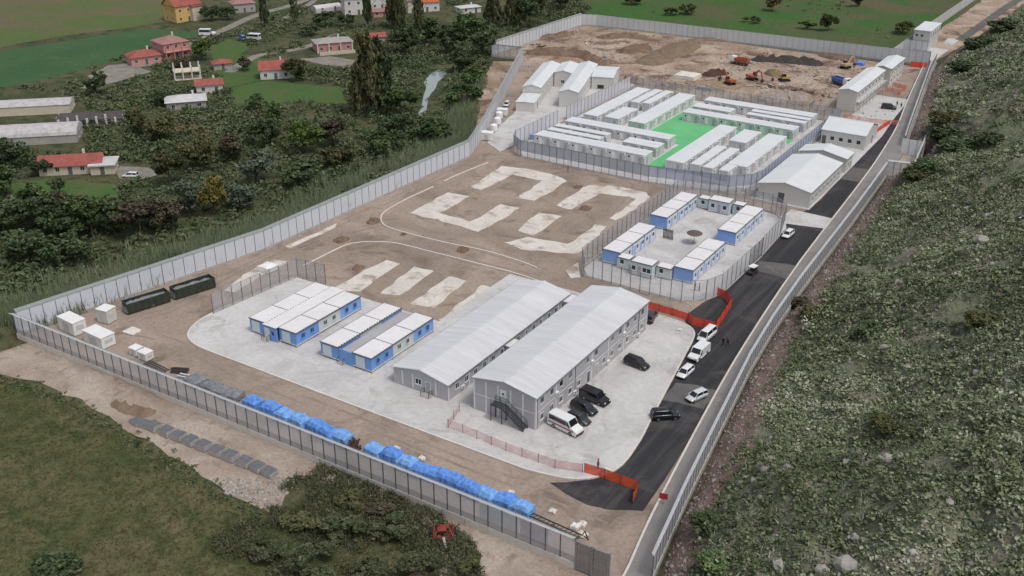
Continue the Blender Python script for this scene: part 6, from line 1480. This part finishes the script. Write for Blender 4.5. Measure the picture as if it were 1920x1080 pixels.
# undergrowth of the plain, thin over lawns, lanes and yards
KEEP = [GP(q) for q in ([(395,85),(430,72),(470,85),(440,110),(400,112)], [(430,160),(500,145),(640,160),(650,195),(560,190),(440,200)], [(20,340),(90,330),(220,340),(230,375),(120,380),(20,375)], [(160,165),(205,118),(240,114),(300,134),(255,145),(200,165)], [(0,215),(0,165),(110,170),(160,205),(0,290)], [(0,290),(0,215),(160,215),(165,285)], [(215,320),(225,300),(300,310),(310,335),(220,345)], [(775,222),(785,150),(812,120),(850,122),(845,150),(815,225)], [(60,345),(60,300),(225,300),(225,340)], [(470,160),(480,120),(560,120),(560,160)], [(560,130),(570,70),(680,70),(680,130)])]
wood = GP([(-60,300),(0,240),(150,225),(240,190),(330,175),(470,165),(560,125),(690,75),(760,50),(880,55),(1050,-10),(1110,15),(920,95),(905,170),(880,265),(500,455),(30,575),(-120,620),(-200,500)])
x, y = scatter(wood, 26000, 11)
ok = np.ones(len(x), bool)
for q in KEEP: ok &= ~inpoly(x, y, q)
fx = np.interp(y, [p[1] for p in FENL], [p[0] for p in FENL]); ok &= (x < fx-2.5) | (y > 331); ok &= ~inpoly(x, y, GP([(925,110),(895,190),(882,262),(872,295),(915,270),(955,180),(990,112)]))
x, y = x[ok], y[ok]; rng = np.random.default_rng(5)
dens = fbm(x*.03, y*.03, 3); k = rng.random(len(x)) < np.clip((dens-.22)*3.5, .25, 1); x, y = x[k], y[k]
clumps('undergrowth', x, y, np.full(len(x), -.15), rng.uniform(.7, 2.4, len(x)), 18, .22, 'scrub', 12, 1.0, np.clip(.15+.55*fbm(x*.05+9, y*.05, 3)+rng.normal(0, .13, len(x)), 0, 1))
vill = GP([(0,165),(150,135),(260,95),(400,60),(560,15),(760,-20),(900,0),(760,55),(690,80),(560,130),(470,170),(330,180),(150,225),(0,245)])
x, y = scatter(vill, 5500, 13); ok = np.ones(len(x), bool)
for q in KEEP: ok &= ~inpoly(x, y, q)
x, y = x[ok], y[ok]; k = fbm(x*.05+4, y*.05, 3) > .43; x, y = x[k], y[k]
clumps('garden_hedges', x, y, np.full(len(x), -.12), rng.uniform(.6, 1.8, len(x)), 26, .25, 'scrub', 14, .8)
x, y = scatter(GP([(1090,10),(1130,-40),(2000,-60),(1760,60),(1700,108),(1110,42)]), 900, 15); k = fbm(x*.02+4, y*.02, 3) > .50; x, y = x[k], y[k]
clumps('meadow_scrub', x, y, np.full(len(x), -.11), rng.uniform(.6, 1.6, len(x)), 16, .3, 'scrub', 16, .5, rng.uniform(.5, 1, len(x)))
# reeds along the outside of the long left fence
yr = 88+212*rng.random(13000)**1.25; fr = np.interp(yr, [p[1] for p in FENL], [p[0] for p in FENL]); xr = fr-1.2-np.abs(rng.normal(0, 6.0, len(yr)))
k = (fbm(xr*.08, yr*.08, 2) > .30) & ~inpoly(xr, yr, GP([(925,110),(895,190),(882,262),(872,295),(915,270),(955,180),(990,112)])); xr, yr = xr[k], yr[k]
blades('reeds', xr, yr, np.full(len(xr), -.15), rng.uniform(2.0, 4.0, len(xr)), .11, 9, 'reed', 17, .14, .5, np.clip(.15+.7*fbm(xr*.07, yr*.07, 3)+rng.normal(0, .1, len(xr)), 0, 1))
# grass of the near field, with rougher growth at its edge
gf = [(-190,88),(-172,88),*GP([(0,712),(60,726),(150,762),(235,815),(330,872),(400,915),(440,945),(520,975),(640,975),(780,995),(850,1030),(880,1100)]),(-70,40),(-120,30),(-200,60)]
x, y = scatter(gf, 34000, 18); blades('grass_tufts', x, y, np.full(len(x), -.11), rng.uniform(.18, .42, len(x)), .045, 7, 'grass_blade', 19, .5, .16, np.clip(-.05+1.1*fbm(x*.09, y*.09, 4)+rng.normal(0, .12, len(x)), 0, 1))
e = [G(px, py) for px, py in ((0,708),(60,722),(150,758),(235,810),(330,868),(400,910),(440,940),(520,970))]; ex, ey = [], []
for a, b in zip(e, e[1:]):
    n = int(math.dist(a, b)*5); s = rng.random(n); ex += list(a[0]+(b[0]-a[0])*s+rng.normal(0, .8, n)); ey += list(a[1]+(b[1]-a[1])*s+rng.normal(-.6, .8, n))
ex, ey = np.array(ex), np.array(ey); clumps('field_edge_weeds', ex, ey, np.full(len(ex), -.12), rng.uniform(.2, .6, len(ex)), 14, .35, 'scrub', 20, .8)
x, y = scatter(GP([(405,930),(500,945),(545,892),(610,872),(700,908),(800,952),(850,980),(890,1020),(905,1079),(890,1130),(360,1130),(380,1010)]), 6500, 21)
d_ = fbm(x*.11+5, y*.11, 3); cx, cy = G(680, 1020); far = np.hypot((x-cx)/1.25, y-cy); k = d_ > .27+.012*np.maximum(far-9, 0); x, y = x[k], y[k]
clumps('thicket_undergrowth', x, y, np.full(len(x), -.12), rng.uniform(.3, .95, len(x)), 20, .20, 'thicket', 22, 1.0, np.clip(-.05+1.0*fbm(x*.2, y*.2, 3)+rng.normal(0, .16, len(x)), 0, 1))
k = rng.random(len(x)) < .5; blades('thicket_stalks', x[k], y[k], np.full(k.sum(), -.1), rng.uniform(.6, 2.0, k.sum()), .05, 6, 'thicket', 23, .25, .5)
sx_, sy_ = zip(*[G(*q) for q in ((836,130),(815,133),(797,152),(797,172),(789,200),(783,214),(800,214),(806,185),(818,165),(832,148))]); sx_ = np.repeat(np.array(sx_), 8)+rng.normal(0, 2.6, 80); sy_ = np.repeat(np.array(sy_), 8)+rng.normal(0, 2.6, 80); k = ~inpoly(sx_, sy_, GP([(830,133),(808,142),(799,156),(796,180),(789,205),(795,211),(803,180),(816,163),(828,145)]))
clumps('bank_growth', sx_[k], sy_[k], np.full(k.sum(), -.1), rng.uniform(.5, 1.3, k.sum()), 20, .24, 'scrub', 24, .9)
# ---- hillside: scrub and stones
def hillpts(n, y0, y1, dmax, seed):
    rg = np.random.default_rng(seed); y = rg.uniform(y0, y1, n); d = rg.uniform(1.0, dmax, n); x = toe(y)+d; return x, y, d, rg
def facing(x, y): return np.ones(len(x), bool)
xs, ys, ds, rg = hillpts(46000, 70, 260, 75, 31); k = (fbm(xs*.12, ys*.12, 3) > .27) & (ds > 3.5+3.2*rg.random(len(ds))); xs, ys, ds = xs[k], ys[k], ds[k]
clumps('hill_scrub', xs, ys, hillz(xs, ys)-.1, rg.uniform(.25, .95, len(xs)), 12, .30, 'hill_scrub', 32, .8, np.clip(-.48+1.75*fbm(xs*.035+3, ys*.035, 3)+.10*np.clip((xs+25)/30, -1, 1)+rg.normal(0, .19, len(xs)), 0, 1), flat=.2)
xs, ys, ds, rg = hillpts(22000, 255, 640, 120, 33); k = (fbm(xs*.10, ys*.10, 3) > .32) & (ds > 4); xs, ys, ds = xs[k], ys[k], ds[k]
clumps('hill_scrub', xs, ys, hillz(xs, ys)-.1, rg.uniform(.4, 1.5, len(xs)), 10, .32, 'hill_scrub', 34, .8, np.clip(-.50+1.75*fbm(xs*.035+3, ys*.035, 3)+rg.normal(0, .19, len(xs)), 0, 1), flat=.2)
xs, ys, ds, rg = hillpts(15000, 70, 330, 80, 50); k = ds > 2.5; xs, ys = xs[k], ys[k]; blades('hill_dry_grass', xs, ys, hillz(xs, ys)-.1, rg.uniform(.35, .9, len(xs)), .07, 5, 'hill_scrub', 51, .55, .35, np.clip(.25+.8*fbm(xs*.05, ys*.05, 3)+rg.normal(0, .15, len(xs)), 0, 1))
MT['hill_brown'] = leafmat('hill_brown', L3((0.126,0.106,0.086), (0.228,0.192,0.166), (0.372,0.330,0.294)), .0)
xs, ys, ds, rg = hillpts(12000, 70, 420, 95, 52); k = (fbm(xs*.04+20, ys*.04, 3) > .48) & (ds > 3); xs, ys = xs[k], ys[k]; clumps('hill_heath', xs, ys, hillz(xs, ys)-.05, rg.uniform(.3, 1.0, len(xs)), 11, .32, 'hill_brown', 53, .8)
xs, ys, ds, rg = hillpts(9000, 75, 480, 95, 54); k = (fbm(xs*.05+60, ys*.05, 3) > .40) & (ds > 5); xs, ys = xs[k], ys[k]; clumps('hill_shrubs', xs, ys, hillz(xs, ys)-.2, rg.uniform(.8, 2.0, len(xs)), 48, .15, 'hill_scrub', 55, .75, np.clip(.05+.7*fbm(xs*.06+8, ys*.06, 3)+rg.normal(0, .16, len(xs)), 0, 1))
# stones: squashed faceted lumps joined into one scatter
ICO = np.array([(0,0,1),(.89,0,.45),(.28,.85,.45),(-.72,.53,.45),(-.72,-.53,.45),(.28,-.85,.45),(.72,.53,-.45),(-.28,.85,-.45),(-.89,0,-.45),(-.28,-.85,-.45),(.72,-.53,-.45),(0,0,-1)])
ICF = np.array([(0,1,2),(0,2,3),(0,3,4),(0,4,5),(0,5,1),(1,6,2),(2,7,3),(3,8,4),(4,9,5),(5,10,1),(6,7,2),(7,8,3),(8,9,4),(9,10,5),(10,6,1)])
def stones(name, X, Y, Z, rad, seed, m='stone', tm=None):
    rg = np.random.default_rng(seed); n = len(X); V = ICO[None]*rg.uniform(.6, 1.25, (n, 12, 1)); V = V*np.stack([rg.uniform(.7, 1.3, n), rg.uniform(.7, 1.3, n), rg.uniform(.45, .9, n)], 1)[:, None]
    V = V*rad[:, None, None]+np.c_[X, Y, Z][:, None]; F = (ICF[None]+12*np.arange(n)[:, None, None]).reshape(-1, 3); t = np.repeat(np.clip(rg.normal(.5, .22, n) if tm is None else tm, 0, 1), 15)
    return tag(link(name, np_mesh(name, V.reshape(-1, 3), F, MT[m], t)), kind='stuff')
xs, ys, ds, rg = hillpts(14000, 70, 270, 75, 35); k = fbm(xs*.09+40, ys*.09, 3) > .42; xs, ys, ds = xs[k], ys[k], ds[k]
stones('hill_stones', xs, ys, hillz(xs, ys), np.minimum(.10*(rg.random(len(xs))+.02)**-.55, .8), 36, tm=rg.normal(.5, .2, len(xs)))
xs, ys, ds, rg = hillpts(2500, 260, 620, 110, 37); k = fbm(xs*.09+40, ys*.09, 3) > .46; xs, ys, ds = xs[k], ys[k], ds[k]
stones('hill_stones', xs, ys, hillz(xs, ys), rg.uniform(.25, .9, len(xs)), 38)
ya = rng.uniform(85, 400, 2600); xa = toe(ya)+np.abs(rng.normal(0, 2.4, len(ya)))+.2; stones('scarp_stones', xa, ya, hillz(xa, ya), rng.uniform(.08, .35, len(ya)), 39, tm=rng.uniform(0, .6, len(ya)))
x, y = scatter(GP([(405,900),(425,925),(500,948),(540,925),(560,895),(520,892),(495,900),(430,895)]), 420, 40); stones('bank_stones', x, y, np.full(len(x), -.05), rng.uniform(.10, .35, len(x)), 41, tm=rng.uniform(.4, 1, len(x)))
x, y = scatter(GP([(60,665),(560,880),(900,1020),(1090,1062),(1050,1079),(850,1020),(540,910),(230,770),(40,690)]), 1300, 42); stones('bank_pebbles', x, y, np.full(len(x), -.08), rng.uniform(.04, .14, len(x)), 43, tm=rng.uniform(.1, .9, len(x)))
x, y = scatter(CAMP, 2600, 44); k = ~inpoly(x, y, PAD); x, y = x[k], y[k]; k = (x < -66) & ((y > 312) | (y < 175) | (x < -96)) & ~((y > 232) & (y < 313)); x, y = x[k], y[k]; stones('site_pebbles', x, y, np.full(len(x), .02), rng.uniform(.05, .20, len(x))*np.where(y > 310, 2.2, 1), 45, tm=rng.uniform(0, .8, len(x)))
x, y = scatter([(-212,396),(-74,398),(-88,345),(-92,318),(-148,318),(-186,324),(-212,333)], 4200, 46); k = fbm(x*.06, y*.06, 3) > .43; x, y = x[k], y[k]; stones('digging_rubble', x, y, np.full(len(x), .02), np.minimum(.16*(rng.random(len(x))+.02)**-.5, 1.0), 47, tm=rng.uniform(0, 1, len(x)))
# single boulders and dark bushes that stand out on the hillside
def hray(px, py):
    d = _f*FPX+_r*(px-960)-_u*(py-540); d /= np.linalg.norm(d); t = np.linspace(40, 900, 9000); P = np.array([0, 0, CAM_H])+d[None]*t[:, None]
    z = np.where(P[:, 0] > toe(P[:, 1]), hillz(P[:, 0], P[:, 1]), -.1); i = int(np.argmax(P[:, 2] < z)); return P[i]
def boulder(label, px, py, r, seed):
    p = hray(px, py); rg = np.random.default_rng(seed); bm = bmesh.new(); bmesh.ops.create_icosphere(bm, subdivisions=2, radius=.7)
    for v in bm.verts: v.co *= r*(1+rg.uniform(-.26, .26)); v.co.z *= .8
    me = bpy.data.meshes.new('boulder'); bm.to_mesh(me); bm.free(); me.materials.append(MT['rock'])
    return tag(link('boulder', me, None, (float(p[0]), float(p[1]), float(p[2])+r*.15)), label, 'boulder', 'boulders on the hillside')
for i, (px, py, r, lb) in enumerate(((1588,1066,2.0,'large pale boulder at the bottom edge of the hillside'), (1540,1070,1.0,'round pale boulder left of the large one at the bottom edge'), (1462,1060,1.2,'grey boulder at the bottom left of the hillside'), (1605,1010,.9,'pale boulder above the large bottom one'), (1588,870,.9,'pale boulder in the green patch of the lower hillside'), (1665,862,1.0,'second pale boulder right in the green patch of the lower hillside'), (1857,410,1.9,'big pale rock outcrop on the upper right slope'), (1840,455,2.0,'pale rock outcrop under the big one on the upper right slope'), (1815,395,1.3,'pale rock left of the big upper outcrop'), (1752,283,1.3,'pale boulder beside the fence bay'), (1755,296,1.1,'ochre boulder below the fence bay'), (1780,945,.8,'pale boulder at the lower right of the slope'), (1700,690,.9,'pale boulder in the middle of the slope'), (1890,720,1.0,'pale boulder at the right edge of the slope'))): boulder(lb, px, py, r, 200+i)
for lb, px, py, h, w, m in (('dark bush right of the white gate box', 1775, 262, 4.5, 9, 'leaf_dark'), ('long dark bush below the fence bay', 1720, 330, 3.0, 7, 'leaf_olive'), ('dark bush just right of the fence bay corner', 1738, 315, 3, 7, 'leaf_dark'), ('wide dark bush under the upper right slope', 1800, 280, 4, 11, 'leaf_dark'), ('dark bush at the bend of the upper fence', 1775, 230, 4, 9, 'leaf_olive'), ('dark green bush halfway up the upper slope', 1860, 265, 3, 8, 'leaf_dark'), ('dark bush at the edge of the scarp middle', 1525, 590, 2, 5, 'leaf_olive'), ('dark shrub on the scarp below the middle', 1500, 570, 2, 4, 'leaf_brown'), ('dark bush at the lower edge of the scarp', 1330, 985, 2.2, 5, 'leaf_dark'), ('dark bush at the bottom left of the slope', 1345, 1060, 2, 4.5, 'leaf_green'), ('dark bush on the right edge of the middle slope', 1850, 605, 2, 6, 'leaf_olive'), ('dark bush in the centre of the slope', 1640, 620, 2, 5, 'leaf_dark'), ('low dark bush on the lower middle slope', 1660, 795, 1.8, 4, 'leaf_olive'), ('dark bush on the ridge at the top right', 1840, 90, 5, 12, 'leaf_dark'), ('second dark bush on the ridge at the top right', 1885, 55, 5, 12, 'leaf_dark'), ('third dark bush on the ridge beside the upper track', 1805, 130, 4, 9, 'leaf_dark')):
    p = hray(px, py); tree(lb, 0, 0, h, w, 'bush', m, 'bush', 'hillside_bush', 'single bushes on the hillside', float(p[2])-.4, (float(p[0]), float(p[1])))
